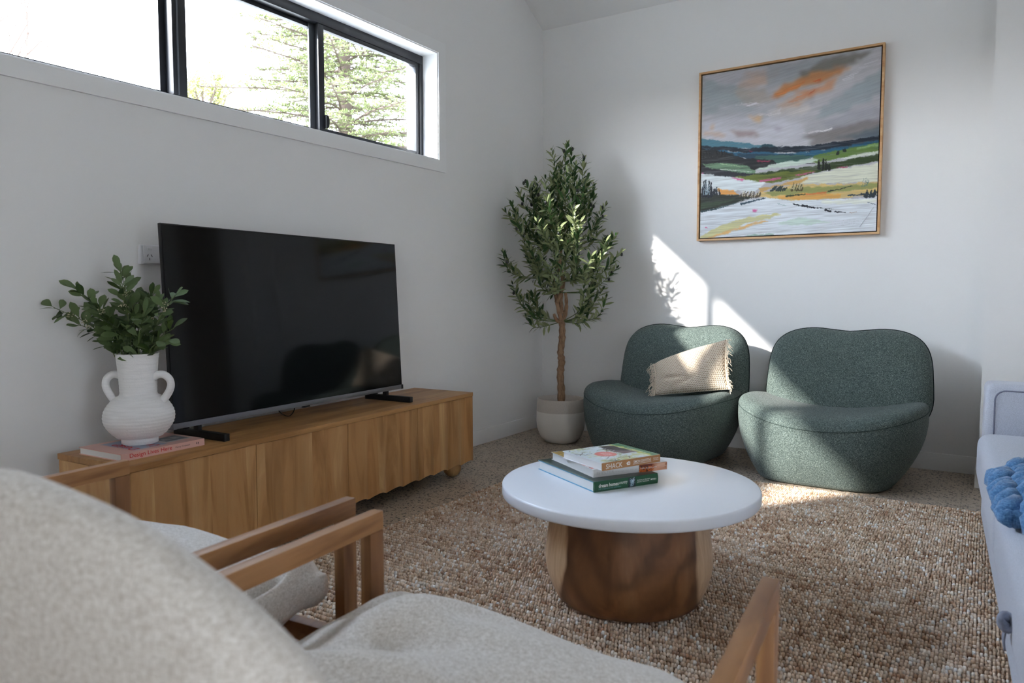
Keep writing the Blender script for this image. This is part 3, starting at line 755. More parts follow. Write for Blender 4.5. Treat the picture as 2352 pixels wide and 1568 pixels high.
# ================================================================== PILLOW
n=NB('open_crochet'); v=n.coord((1,1,1),kind='UV'); sx=n.sep(v)
k1=44; k2=27
row=n.math('FLOOR', n.math('MULTIPLY', sx[1], k2))
xx=n.math('ADD', n.math('MULTIPLY', sx[0], k1), n.math('MULTIPLY', n.math('MODULO',row,2.0), .5))
fx=n.math('ABSOLUTE', n.math('SUBTRACT', n.math('FRACT', xx), .5)); fy=n.math('ABSOLUTE', n.math('SUBTRACT', n.math('FRACT', n.math('MULTIPLY', sx[1], k2)), .5))
e=n.math('SQRT', n.math('ADD', n.math('POWER', n.math('MULTIPLY',fx,2.2),2.0), n.math('POWER', n.math('MULTIPLY',fy,2.0),2.0)))
hole=n.math('LESS_THAN', n.math('ADD', e, n.math('MULTIPLY', n.noise(v,90,2),.35)), .66)
thr=n.noise(v,240,3,.7)
n.p(Base__Color=n.mix(hole, n.ramp(thr,[(.3,lin(204,186,162)),(.7,lin(228,214,194))]), lin(140,118,94)), Roughness=.95); n.b.inputs['Specular IOR Level'].default_value=.1
n.bump(n.math('MULTIPLY', n.math('MINIMUM', e, 1.0), 1.0), .9, .004); M['crochet']=n.m
pw,ph=.43,.265
pil=empty('throw_pillow', (1.255,-.395,.4), 0, 'cream open-weave pillow with fringed ends on the left green chair', 'pillow')
nx,ny=56,40; V=[];F=[];UV=[]
def pf(u,v_,s):
    x=(u-.5)*pw; z=(v_-.5)*ph
    cu=(1-(2*u-1)**2); cv=(1-(2*v_-1)**2)
    th=.060*(max(cu,0)**.42)*(max(cv,0)**.45)
    pinch=1-.10*(1-cv)*0
    x*=1-.06*(1-(2*v_-1)**2); z=(z+ph/2)*(.70+.36*max(u,.001)**.7)-ph/2
    y=-th if s==0 else th
    if s==0:
        y+=.022*math.exp(-((u-.30)/.16)**2-((v_-.36+.12*(u-.3))/.05)**2)*cu*cv+.016*math.exp(-((u-.48)/.1)**2-((v_-.25-.6*(u-.48))/.06)**2)
        y+=.008*math.sin(u*11+v_*5)*cu*cv
    z+=.020*(u-.2)*0
    return Vector((x,y,z))
for s in (0,1):
    for j in range(ny+1):
        for i in range(nx+1): V.append(pf(i/nx,j/ny,s)); UV.append((i/nx,j/ny))
N=(nx+1)*(ny+1)
for j in range(ny):
    for i in range(nx):
        a0=j*(nx+1)+i; F.append((a0,a0+1,a0+nx+2,a0+nx+1)); F.append((N+a0,N+a0+nx+1,N+a0+nx+2,N+a0+1))
PM=Matrix.Rotation(math.radians(-6),4,'Z')@Matrix.Rotation(math.radians(-20),4,'X')@Matrix.Rotation(math.radians(-9.5),4,'Y')
# shear the top edge: the pillow slumps to the left
V=[PM@Vector((q.x-.01*q.z/ph, q.y, q.z)) for q in V]
po=mesh('cover',V,F,M['crochet'],pil)
ul=po.data.uv_layers.new(name='UVMap')
for lp in po.data.loops: ul.data[lp.index].uv=UV[lp.vertex_index]
po.data.validate()
rg=random.Random(3)
for side in (0,1):
    a=Acc()
    for k in range(34):
        v_=(k+.5)/34; b=PM@(lambda q: Vector((q.x-.01*q.z/ph,q.y,q.z)))(pf(side,v_,0)); sx_=-1 if side==0 else 1
        kn=.010
        for j in range(2):
            d=Vector((sx_*rg.uniform(.25,1),rg.uniform(-.7,.2),rg.uniform(-1,.35))); L=rg.uniform(.022,.050)*(1.25 if side==0 else .9)
            q1=b+Vector((sx_*.006,-.006,0)); q2=q1+d*L*.5; q3=q2+Vector((sx_*rg.uniform(-.3,.8),rg.uniform(-.3,.3),-rg.uniform(.3,1)))*L*.6
            tube(a,catmull([b,q1,q2,q3],4),.0013,5)
        tube(a,[b+Vector((0,-.004,-.004)),b+Vector((sx_*.006,-.006,0)),b+Vector((0,-.004,.004))],.0034,6)
    a.obj('fringe',M['cream_yarn'],pil)
pil.location=(1.225,-.462,.505)

# ================================================================== COFFEE TABLE
RUGZ=.019
tc_=Vector((1.713,-2.39,RUGZ)); TH=.36
tab=empty('coffee_table', tc_, .40, 'round coffee table with white top on a turned wooden drum base', 'table')
a=Acc(); Rr=.3805; t0=TH-RUGZ-.0345; t1=TH-RUGZ
pr=[(0,t0),(Rr-.006,t0),(Rr-.002,t0+.0015),(Rr,t0+.006),(Rr,t1-.006),(Rr-.0018,t1-.0018),(Rr-.006,t1),(0,t1)]
lathe(a,pr,128,(0,0,0),False,False); o=a.obj('tabletop',M['white_top'],tab); o.data.set_sharp_from_angle(angle=.9)
n=NB('suar_wood'); tc=n.n('ShaderNodeTexCoord'); v=tc.outputs['Object']; sx=n.sep(v)
wv=n.noise(n.coord((3,3,2.2)), 2.2, 3, .5); wv2=n.noise(n.coord((40,40,5)), 1.5, 3, .6)
ax=n.math('ADD', sx[0], n.math('MULTIPLY', n.math('SUBTRACT', wv,.5), .10)); ax2=n.math('MULTIPLY', ax, ax)
zr=n.math('SUBTRACT', .335, sx[2])
dd=n.math('SQRT', n.math('ADD', n.math('MULTIPLY', ax2, 1.5), n.math('MULTIPLY', n.math('MULTIPLY',zr,zr), .62)))
dd=n.math('ADD', dd, n.math('MULTIPLY', n.math('SUBTRACT', wv,.5), .09))
rings=n.math('MULTIPLY_ADD', n.math('SINE', n.math('ADD', n.math('MULTIPLY', dd, 68.0), n.math('MULTIPLY', wv, 6.0))), .5, .5)
rings2=n.noise(None,1); 
heart=n.ramp(n.noise(n.coord((5,5,1.2)),1.6,4,.6,.8), [(.3,lin(104,66,40)),(.5,lin(138,94,60)),(.7,lin(156,112,76))])
hc=n.mix(n.math('MULTIPLY', n.math('POWER', rings, 2.0), .50), heart, lin(66,40,26))
hc=n.mix(n.math('MULTIPLY', wv2,.28), hc, lin(74,46,30))
sapc=n.ramp(wv2, [(.3,lin(188,152,116)),(.7,lin(214,184,148))])
edge=n.math('ADD', n.math('ABSOLUTE', n.math('ADD', sx[0], -.012)), n.math('ADD', n.math('MULTIPLY', n.math('SUBTRACT',wv,.5), .05), n.math('MULTIPLY', sx[2], .10)))
sap=n.ramp(edge, [(.196,(0,0,0,1)),(.206,(1,1,1,1))])
edk=n.ramp(edge, [(.165,(0,0,0,1)),(.194,(1,1,1,1)),(.203,(0,0,0,1))])
col=n.mix(sap, n.mix(n.math('MULTIPLY',edk,.5), hc, lin(60,38,28)), sapc)
n.p(Base__Color=col, Roughness=.42); n.b.inputs['Specular IOR Level'].default_value=.4
n.bump(wv2,.08,.001)
a=Acc(); Hb=t0; pr=[(0,0),(.205,0),(.214,.004),(.222,.02),(.236,.05),(.246,.085),(.2495,.115),(.2475,.15),(.242,.19),(.234,.235),(.225,.28),(.221,Hb)]
lathe(a,pr,96,(0,0,0),False,True); a.obj('drum_base',n.m,tab)

# books on the table
def unit(p,q): return (Vector(q)-Vector(p)).normalized()
M['cloud']=flat('endpaper',lin(230,230,232),.8,.2)
e=(.42,.907,0); bz_=TH
G='books stacked on the coffee table'
b1=(1.680,-2.555,bz_); r,fc,sp=book('book', b1, (.490,.872,0), .228,.318,.030, M['greencover'], M['bluecover'], 'pages', board=M['bluecover'], label='green hardback with blue cover boards, lowest of the three stacked table books', group=G, rounded=.003)
text('spine_title','dream homes',.069,.0105,(.0145,-.002,.0125),EX,EZ,M['white_ink'],sp,bold=.015,lift=.0012)
text('spine_title','country',.030,.0105,(.0855,-.002,.0118),EX,EZ,M['white_ink'],sp,shear=.3,lift=.0012)
text('spine_subtitle','100 inspirational interiors',.078,.006,(.014,-.002,.0048),EX,EZ,M['bluetext'],sp,lift=.0012)
text('author_name','Andreas von Einsiedel\nJohanna Thornycroft',.046,.010,(.150,-.002,.0105),EX,EZ,M['white_ink'],sp,lift=.0012)
text('publisher','MERRELL',.021,.0042,(.200,-.002,.0135),EX,EZ,M['white_ink'],sp,lift=.0012,bold=.004)
c=CV(30,36,(30,40,44)); c.poly([(30,10),(60,5),(75,60),(40,95),(20,70)],(150,175,190),1,12,edge=12); c.poly([(50,50),(80,45),(85,90),(60,95)],(190,205,215),1,14,edge=10)
fnS=lambda u,v: np.stack([.118+u*.026,-.0034*np.ones_like(u),.001+v*.028],-1); gridmesh('spine_picture',30,36,fnS,c.rgba(),M['pig'],sp)
c=CV(60,90,(54,66,62)); c.poly([(0,0),(40,0),(50,100),(0,100)],(44,58,50),1,10); c.poly([(50,20),(95,10),(95,60),(60,70)],(90,96,92),1,12); c.poly([(3,0),(3,100),(0,100),(0,0)],(120,140,130),1,1)
cover_picture(fc,.228,.318,.030,c)
b2=(1.655,-2.511,bz_+.030); r,fc,sp=book('book', b2, (.540,.841,0), .259,.262,.024, M['whitecover'], M['whitecover'], 'pages', label='white hardback with a fiery bush picture on its spine, middle of the table stack', group=G, rounded=.0025)
text('spine_title','SHELTER',.060,.0085,(.010,-.002,.008),EX,EZ,M['greytext'],sp,lift=.001)
text('spine_subtitle','NEW AUSTRALIAN LIFE',.079,.0045,(.072,-.002,.009),EX,EZ,M['greytext'],sp,lift=.001)
c=CV(70,24,(150,84,50)); c.poly([(0,0),(50,0),(40,100),(0,100)],(120,50,26),1,10,edge=10); c.poly([(4,0),(20,0),(16,90),(6,70)],(38,26,22),1,10,edge=8); c.poly([(24,10),(45,0),(40,90),(28,80)],(44,30,26),1,14,edge=8)
c.poly([(52,0),(100,0),(100,100),(56,100)],(206,150,118),1,8,edge=12); c.poly([(60,50),(100,40),(100,100),(66,100)],(214,168,140),1,6)
for x in (2,12,21,33,39,47): c.line((x,0),(x+3,70),4,(206,104,40),.9,4)
fnS=lambda u,v: np.stack([.1576+u*.1009,-.0031*np.ones_like(u),.0005+v*.023],-1); gridmesh('spine_picture',70,24,fnS,c.rgba(),M['pig'],sp)
text('author_name','KARA ROSENLUND',.058,.0042,(.162,-.0034,.010),EX,EZ,M['white_ink'],sp,lift=.0006)
c=CV(90,90,(216,216,220)); c.poly([(0,62),(0,100),(26,100),(34,66)],(150,120,60),1,10,edge=10); c.poly([(3,70),(3,98),(20,98),(24,72)],(190,160,80),1,14,edge=6)
c.poly([(26,0),(46,0),(42,100),(26,100)],(80,54,50),1,3); c.poly([(0,0),(0,36),(40,34),(46,0)],(110,70,52),1,10,edge=9); c.poly([(4,6),(4,26),(22,22),(24,4)],(196,90,70),1,16,edge=5); c.poly([(10,14),(16,28),(30,20),(30,6)],(206,190,170),.9,16,edge=5)
cover_picture(fc,.259,.262,.024,c)
b3=(1.6855,-2.512,bz_+.054); W3,D3,T3=.224,.196,.0225
r,fc,sp=book('book', b3, (.424,.906,0), W3,D3,T3, M['kraft'], M['cloud'], 'pages', label='tan-spined book with a treetop cover photo and a pink oval, topmost on the table', group=G)
text('spine_title','SHACK',.062,.0145,(.012,0,.0038),EX,EZ,M['white_ink'],sp,shear=.08,lift=.0006,bold=.006)
a=Acc(); 
a.add([(.0915,-.0007,.0062),(.104,-.0007,.0062),(.104,-.0007,.0155),(.097,-.0007,.0168),(.0915,-.0007,.0138),(.0885,-.0007,.0118),(.0915,-.0007,.0100)],[(0,1,2,3,4,5,6)]); a.obj('spine_icon',M['white_ink'],sp,smooth=False)
a=Acc(); a.add([(.0965,-.0011,.0095),(.1010,-.0011,.0095),(.1010,-.0011,.0130),(.0965,-.0011,.0130)],[(0,1,2,3)]); a.obj('icon_heart',flat('red_icon',lin(200,100,80)),sp,smooth=False)
text('author_name','SIMON GRIFFITHS',.069,.0082,(.117,0,.0085),EX,EZ,M['white_ink'],sp,shear=.12,lift=.0006,bold=.003)
boxobj('underline',(.115,-.0009,.0056),(.187,-.0004,.0064),M['white_ink'],sp)
text('publisher','PENGUIN\nLANTERN',.021,.0085,(.196,0,.0075),EX,EZ,M['white_ink'],sp,lift=.0006)
c=CV(150,120,(206,214,214))
rg=random.Random(8)
for k in range(26): 
    x,y=rg.uniform(0,75),rg.uniform(0,100); c.poly([(x,y),(x+10,y-5),(x+14,y+7),(x+3,y+11)],rg.choice([(176,178,120),(196,190,120),(150,158,110),(224,226,226)]),.8,9,edge=7)
for k in range(16):
    x,y=rg.uniform(0,70),rg.uniform(0,95); c.line((x,y),(x+rg.uniform(-22,22),y+rg.uniform(-22,22)),.9,(84,70,70),.85,2.5)
c.poly([(86,0),(100,0),(100,100),(86,100)],(70,120,80),1,.5,st=.2); c.poly([(82,0),(87,0),(87,100),(82,100)],(190,190,90),.9,4)
c.poly([(56,60),(82,46),(84,90),(62,96)],(60,52,56),1,2,st=.5,ang=.3); c.poly([(60,34),(84,30),(83,46),(58,60)],(110,84,82),1,2,st=.6)
for k in range(7): c.poly([(54+k*.9,94-k*5.5),(57.5+k*.9,94-k*5.5),(58.2+k*.9,91-k*5.5),(54.7+k*.9,91-k*5.5)],(226,226,232),1,.4)
c.poly([(60,10),(84,8),(84,22),(64,24)],(196,196,140),.9,8,edge=8)
th=np.linspace(0,2*PI,28)[:-1]; c.poly([(38+15*math.cos(t),46+17*math.sin(t)) for t in th],(226,134,124),1,.4,st=.06)
cover_picture(fc,W3,D3,T3,c)
text('cover_tag','SIMPLE\nSOULFUL\nSPACES',.030,.034,(.070,.074,T3+.0006),Vector((1,-.15,0)),Vector((.15,1,0)),M['white_ink'],fc,lift=.0004)
text('cover_author','SIMON GRIFFITHS',.085,.008,(.205,.040,T3+.0006),Vector((0,1,0)),Vector((-1,0,0)),M['white_ink'],fc,lift=.0004,shear=.1)

# ================================================================== PAINTING
pc=(1.604,0,1.739); PW=.995
pt=empty('framed_painting', (pc[0],-.002,pc[2]), 0, 'framed abstract landscape painting hanging on the back wall above the chairs', 'painting')
h=PW/2; fw_=.011
boxes('frame', [((-h,-.04,-h),(h,0,-h+fw_)),((-h,-.04,h-fw_),(h,0,h)),((-h,-.04,-h+fw_),(-h+fw_,0,h-fw_)),((h-fw_,-.04,-h+fw_),(h,0,h-fw_))], M['oakframe'], pt)
boxobj('shadow_gap', (-h+fw_,-.012,-h+fw_),(h-fw_,0,h-fw_), flat('shadow_gap_black',lin(24,20,26),.8,.1), pt)
NP=420
def homog(src,dst):
    A=[]
    for (x,y),(u,v) in zip(src,dst):
        A.append([x,y,1,0,0,0,-u*x,-u*y,-u]); A.append([0,0,0,x,y,1,-v*x,-v*y,-v])
    return np.linalg.svd(np.array(A,float))[2][-1].reshape(3,3)
Hm=homog([(0,0),(1,0),(1,1),(0,1)],[(163,302),(1521,84),(1481,1465),(150,1516)])
U,Vv=np.meshgrid(np.linspace(0,1,NP),np.linspace(0,1,NP)); ww=Hm[2,0]*U+Hm[2,1]*Vv+Hm[2,2]
X=(Hm[0,0]*U+Hm[0,1]*Vv+Hm[0,2])/ww; Y=(Hm[1,0]*U+Hm[1,1]*Vv+Hm[1,2])/ww
c=Canvas(X,Y,(176,175,180)); K=dict(warp=16,edge=70,L=190,W=12)
sg=-.30
c.poly([(100,200),(1600,0),(1600,900),(100,900)],(178,177,182),1,ang=sg,st=.5,**K)
for P,col,a_ in [
 ([(170,330),(480,380),(560,560),(170,600)],(150,160,163),.8),([(480,290),(760,250),(700,360),(420,390)],(188,164,148),.8),
 ([(170,310),(420,270),(560,330),(330,380)],(182,180,186),.8),([(400,420),(620,400),(720,500),(480,520)],(168,158,148),.7),
 ([(640,230),(1100,160),(1050,330),(640,380)],(158,163,168),.8),([(1060,180),(1460,110),(1300,240),(1000,340),(860,380),(930,280)],(122,119,112),.95),
 ([(1180,260),(1530,100),(1530,330),(1250,400),(1000,560),(1020,470)],(188,186,190),.9),
 ([(1060,540),(1530,250),(1530,440),(1200,590),(1020,620)],(150,160,165),.85),
 ([(660,460),(760,380),(1000,285),(1300,230),(1100,335),(900,400),(760,450)],(194,134,88),.95),
 ([(740,530),(860,440),(1060,365),(1220,280),(1150,385),(1000,465),(880,525)],(198,150,120),.9),
 ([(700,520),(900,440),(980,470),(760,560)],(186,172,164),.7),([(640,560),(980,520),(940,600),(700,610)],(196,190,188),.85),
 ([(1000,350),(1070,318),(1050,350)],(190,96,58),1),([(950,445),(1015,398),(985,432)],(184,88,56),1),([(680,462),(760,430),(740,462)],(182,110,64),.9),
 ([(1130,230),(1260,225),(1180,280)],(172,132,104),.9),
 ([(165,640),(500,590),(900,650),(980,800),(600,840),(165,790)],(188,188,196),.9),([(300,500),(700,560),(640,640),(240,620)],(170,172,178),.7),
 ([(940,760),(1150,690),(1530,610),(1530,760),(980,835),(1010,790)],(124,119,118),.95),([(1050,640),(1500,520),(1520,620),(1100,700)],(158,158,166),.8),
 ([(1180,770),(1530,680),(1530,780)],(84,98,108),.85),([(510,605),(620,605),(610,655)],(204,170,134),1),([(200,690),(250,675),(235,715)],(200,164,134),.9),
 ([(370,705),(530,715),(580,755),(450,760)],(150,126,122),.85),([(165,720),(330,735),(320,760),(165,750)],(190,160,140),.8),([(680,690),(760,680),(730,710)],(150,140,156),.8)]:
    c.poly(P,col,a_,ang=sg if P[0][0]>600 else .05,st=.45,**K)
def blur(A,r):
    for ax in (0,1):
        P_=np.pad(A,[(r,r) if i==ax else (0,0) for i in range(3)],mode='edge'); A=sum(np.take(P_,range(k,k+A.shape[ax]),ax) for k in range(2*r+1))/(2*r+1)
    return A
c.C=blur(blur(c.C,4),3)*(1+.10*(streak(c.X,c.Y,sg,170,7,640)-.5)[...,None]+.06*(streak(c.X,c.Y,sg-.1,60,3.5,641)-.5)[...,None])
for P,col,a_ in [([(700,455),(800,400),(960,330),(900,385),(770,445)],(196,124,74),.7),([(800,500),(900,450),(1040,395),(1000,440),(880,500)],(196,138,104),.6),([(1000,350),(1070,320),(1050,348)],(190,96,58),.9),([(950,445),(1015,400),(985,430)],(184,88,56),.9),([(880,740),(1150,695),(1140,710),(960,740)],(206,204,206),.9),([(400,520),(560,505),(640,520),(540,530)],(198,196,200),.8),([(560,590),(700,585),(760,540),(740,590),(640,606)],(200,196,198),.8),([(1220,330),(1480,160),(1500,170),(1260,350)],(200,198,202),.7)]:
    c.poly(P,col,a_,ang=sg,st=.6,warp=8,edge=40,L=120,W=5)
K2=dict(warp=7,edge=40,L=130,W=6)
for P,col in [
 ([(100,765),(400,800),(620,822),(620,850),(100,840)],(74,120,136)),([(580,850),(640,815),(720,830),(740,860)],(34,66,76)),
 ([(100,818),(500,850),(610,838),(700,835),(980,828),(1560,745),(1560,800),(1000,872),(600,885),(100,852)],(26,36,48)),
 ([(100,840),(450,878),(600,872),(800,888),(1100,855),(1560,780),(1560,840),(1200,885),(1000,915),(600,935),(300,895)],(36,88,116)),
 ([(430,885),(800,890),(1000,905),(900,935),(500,935)],(34,60,78)),([(560,900),(1000,900),(900,960),(600,960)],(62,94,84)),
 ([(100,845),(260,850),(350,880),(500,925),(700,930),(730,965),(560,1005),(100,1000)],(30,32,34)),
 ([(100,980),(560,1030),(560,1075),(400,1065),(100,1035)],(36,37,44)),([(170,962),(300,955),(480,968),(570,1012),(560,1040),(300,1010),(180,985)],(104,134,106)),
 ([(1000,900),(1200,865),(1560,795),(1560,875),(1250,915),(1000,960)],(94,120,60)),([(1320,845),(1500,810),(1500,830),(1330,855)],(130,160,104)),
 ([(555,1010),(700,965),(1000,922),(1045,930),(900,972),(650,1003)],(190,206,192)),([(1200,925),(1560,850),(1560,880),(1260,925)],(206,211,200)),
 ([(560,1035),(1000,978),(1560,880),(1560,938),(1200,992),(900,1055),(700,1085),(550,1095)],(48,64,34)),
 ([(405,1055),(560,1048),(900,1012),(1030,1015),(900,1068),(700,1100),(560,1100),(420,1078)],(98,108,46)),
 ([(100,1030),(400,1062),(640,1105),(560,1175),(300,1155),(100,1135)],(212,220,222)),
 ([(920,1060),(1200,1000),(1560,955),(1560,1100),(1200,1110),(900,1115)],(208,210,192)),
 ([(600,1150),(900,1080),(980,1055),(900,1112),(700,1135),(600,1185)],(200,158,92)),
 ([(540,1200),(900,1112),(1200,1115),(1560,1090),(1560,1180),(1200,1222),(900,1238),(700,1225)],(206,178,116)),
 ([(640,1175),(900,1140),(1200,1130),(1560,1100),(1560,1135),(1100,1182),(700,1200)],(142,146,90)),
 ([(720,1212),(950,1180),(1210,1192),(1210,1218),(900,1236)],(212,160,88)),([(940,1185),(1110,1172),(1100,1188),(960,1196)],(204,120,70)),
 ([(270,1150),(400,1162),(445,1192),(300,1198)],(224,156,80)),
 ([(100,1185),(450,1192),(560,1203),(430,1255),(300,1290),(100,1335)],(42,48,40)),([(100,1260),(420,1225),(300,1270),(100,1315)],(60,76,56)),
 ([(100,1335),(430,1255),(640,1215),(900,1238),(1560,1212),(1560,1480),(100,1560)],(213,219,224)),
 ([(100,1530),(300,1420),(500,1365),(720,1330),(770,1345),(500,1405),(300,1490),(200,1530)],(200,196,146)),([(180,1520),(420,1440),(640,1380),(660,1392),(420,1460),(230,1520)],(220,178,118)),
 ([(740,1410),(900,1365),(1140,1400),(900,1422)],(194,212,202)),([(480,1500),(700,1480),(720,1495),(540,1508)],(150,176,164)),([(1050,1240),(1480,1225),(1480,1260),(1100,1265)],(222,226,216))]:
    c.poly(P,col,1.0,ang=-.08,st=.45,**K2)
for P in [([(590,1085),(765,1062),(750,1080),(600,1100)]),([(860,1045),(1020,1020),(1000,1032),(880,1052)]),([(1165,992),(1275,980),(1250,994)]),([(385,1062),(480,1078),(470,1092),(410,1075)]),([(540,1305),(585,1303),(570,1325),(545,1320)]),([(160,1025),(180,1030),(165,1040)]),([(570,935),(680,940),(660,950),(580,948)]),([(510,862),(555,868),(540,876)])]:
    c.poly(P,(206,92,150) if P[0][1]>1000 else (150,50,80),.85,4,edge=14,st=.5)
rg=random.Random(4); dk=(30,36,44)
def tuft(x0,x1,yb,h,n_,w,col,slant=0):
    for k in range(n_):
        x=x0+(x1-x0)*(k+.5)/n_+rg.uniform(-6,6); c.line((x,yb+rg.uniform(-6,6)),(x+slant*h+rg.uniform(-6,6),yb-h*rg.uniform(.45,1)),w,col,.95,4)
tuft(165,240,1205,125,8,9,dk); tuft(165,230,1190,110,5,3,(150,170,180)); tuft(240,300,1190,70,4,7,dk); tuft(1035,1135,1000,75,7,9,(26,30,24)); tuft(1185,1200,895,36,2,8,(30,40,34)); tuft(1232,1250,873,28,2,8,(30,40,34))
tuft(170,340,905,40,14,9,(32,34,34)); tuft(830,925,1160,55,10,6,(84,80,52),.2); tuft(830,925,1150,48,7,4,(176,166,128),.2); tuft(680,790,1158,30,8,8,(48,60,60),.6); tuft(450,605,1208,42,14,6,(86,76,62),.25); tuft(460,600,1200,36,9,3,(196,186,160),.25)
tuft(1370,1420,1130,70,5,2.5,(96,124,116),.2); tuft(1390,1475,1205,45,8,10,(44,54,62),.3)
for p_,q_,w_,col in [((855,1262),(965,1290),5,dk),((925,1275),(1040,1295),8,(26,28,38)),((1030,1290),(1160,1302),3,(80,90,92)),((1100,1308),(1138,1318),9,(26,26,36)),((1170,1322),(1250,1327),6,(30,34,44)),((1280,1330),(1330,1325),3,(170,150,140)),((460,1262),(640,1218),7,(52,72,86)),((260,1300),(420,1255),5,(70,90,96)),((160,1318),(270,1298),7,(40,60,66)),((1270,1200),(1440,1190),6,(60,76,84)),((1370,1190),(1490,1200),8,(48,60,68)),((1420,1250),(1490,1275),3,(90,110,120)),((800,1205),(945,1190),6,(62,72,50)),((1120,1168),(1230,1150),5,(50,58,48)),((1230,1145),(1300,1130),4,(70,84,60)),((740,1262),(800,1275),3,(150,176,178)),((190,1435),(210,1440),3,(214,120,160)),((300,960),(480,985),3,(150,180,140)),((300,1000),(540,1022),3,(190,200,190))]:
    c.line(p_,q_,w_,col,.95,4)
hs=h-fw_-.006
# ridges of thick paint
rid=streak(X,Y,-.3,240,9,900)*(Y<830)+streak(X,Y,-.05,260,8,905)*(Y>=830)
Hh=.0016*(rid-.5)+.0012*(c.H-.5)
fnP=lambda u,v: np.stack([-hs+2*hs*u, -.030-Hh, hs-2*hs*v],-1)
cols=c.rgba(1.0)
po=gridmesh('canvas', NP, NP, fnP, cols, mat_pigment('oil_paint',.5,.3), pt); 
boxobj('stretcher', (-hs,-.029,-hs),(hs,-.010,hs), flat('canvas_edge',lin(40,36,40),.8,.1), pt)
text('signature','KETCHLEY',.150,.030,(.262,-.0312,-.445),(1,0,.02),(0,0,1),flat('raised_white_paint',lin(216,220,226),.5,.3),pt,shear=.1)
a=Acc(); tube(a,[(.40,-.0315,-.455),(.465,-.0315,-.355)],.0016,6); a.obj('signature_stroke',flat('raised_white_paint',lin(216,220,226),.5,.3),pt)

# ================================================================== JUTE RUG
rx0,rx1,ry0,ry1=.645,2.95,-4.10,-.788
n=NB('jute'); at=n.n('ShaderNodeAttribute',_attribute_name='pigment'); v=n.coord((1,.5,1)); fb=n.noise(v,900,2,.7)
n.p(Base__Color=n.mix(n.math('MULTIPLY',n.math('SUBTRACT',fb,.4),.7), at.outputs['Color'], lin(112,84,62)), Roughness=.9); n.b.inputs['Specular IOR Level'].default_value=.2
n.bump(fb,.6,.002)
px_,py_=.0088,.0205
nx_=int((rx1-rx0)/px_); ny_=int((ry1-ry0)/py_)
gx,gy=np.meshgrid(np.arange(nx_),np.arange(ny_)); gx=gx.ravel(); gy=gy.ravel(); NBd=len(gx)
cx=rx0+(gx+.5)*px_+RNG.normal(0,.0011,NBd)+(gy%2)*.0; cy=ry0+(gy+.5)*py_+RNG.normal(0,.0012,NBd)+.003*np.sin(gx*.07+gy*.2)+.0015*np.sin(gx*.31)
# local base sphere template (6 around x 4 rings + poles)
ring=[]; 
for j in range(1,4):
    ph=PI*j/4
    for k in range(6): ring.append((math.sin(ph)*math.cos(2*PI*k/6), math.cos(ph), math.sin(ph)*math.sin(2*PI*k/6)))
Tm=np.array([(0,1,0)]+ring+[(0,-1,0)]); nv=len(Tm)
q=[]
for k in range(6): q.append((0,1+(k+1)%6,1+k,1+k))
for j in range(2):
    for k in range(6): q.append((1+j*6+k,1+j*6+(k+1)%6,1+(j+1)*6+(k+1)%6,1+(j+1)*6+k))
tri=[(0,1+(k+1)%6,1+k) for k in range(6)]+[(nv-1,13+k,13+(k+1)%6) for k in range(6)]
quads=[f for f in q if f[2]!=f[3]]
tris=tri+[(a_,b_,c_) for a_,b_,c_,d_ in quads]+[(a_,c_,d_) for a_,b_,c_,d_ in quads]
sxx=px_*.60*RNG.uniform(.85,1.2,NBd); syy=py_*.365*RNG.uniform(.88,1.12,NBd); szz=.0078*RNG.uniform(.85,1.2,NBd)
an=RNG.normal(.28,.14,NBd); ca,sa=np.cos(an),np.sin(an)
P=Tm[None]*np.stack([sxx,syy,szz],1)[:,None,:]
Pr=np.stack([P[...,0]*ca[:,None]-P[...,1]*sa[:,None], P[...,0]*sa[:,None]+P[...,1]*ca[:,None], P[...,2]],-1)
Pr+=np.stack([cx,cy,.0085+RNG.normal(0,.0008,NBd)],1)[:,None,:]
Pr[...,2]=np.maximum(Pr[...,2],.0012)
Tq=np.array(tris)[None]+ (np.arange(NBd)*nv)[:,None,None]
# fibre colour per loop: tan, brown and bleached yarn in slubs along each row
pal=np.array([lin(*c_) for c_ in [(194,162,134),(214,186,158),(230,210,188),(240,228,214),(246,242,236),(174,136,108),(220,194,168)]])
slub=vnoise(gx/5.,gy*1.7,50)*.40+vnoise(gx/14,gy/5.,51)*.25+RNG.random(NBd)*.42
ii=np.digitize(slub,[.30,.42,.54,.66,.80])
mp_=np.array([5,0,1,6,2,3]); base_c=pal[mp_[ii]]; wh=RNG.random(NBd)<.06; base_c=np.where(wh[:,None],pal[4],base_c)
base_c=base_c*np.concatenate([RNG.uniform(.85,1.15,(NBd,1)).repeat(3,1),np.ones((NBd,1))],1)
# each loop is two twisted strands, one paler than the other
tw=(Tm[:,0]*1.1+Tm[:,1]*.7)[None]+RNG.normal(0,.35,(NBd,1)); tw=np.clip(tw*1.6+.35,0,1)*RNG.uniform(.15,.95,(NBd,1))
alt=pal[RNG.choice([3,3,2,4,6],NBd)]; cb=base_c[:,None,:]*(1-tw[...,None]*.62)+alt[:,None,:]*tw[...,None]*.62
rug=npmesh('rug',Pr.reshape(-1,3),Tq.reshape(-1,3),n.m,None,True,cb.reshape(-1,4))
tag(rug,'chunky brown and cream jute loop rug under the coffee table','rug')
rb=boxobj('backing',(rx0+.004,ry0+.004,.0005),(rx1-.004,ry1-.004,.005),flat('rug_backing',lin(140,108,80),.95,.1),rug)

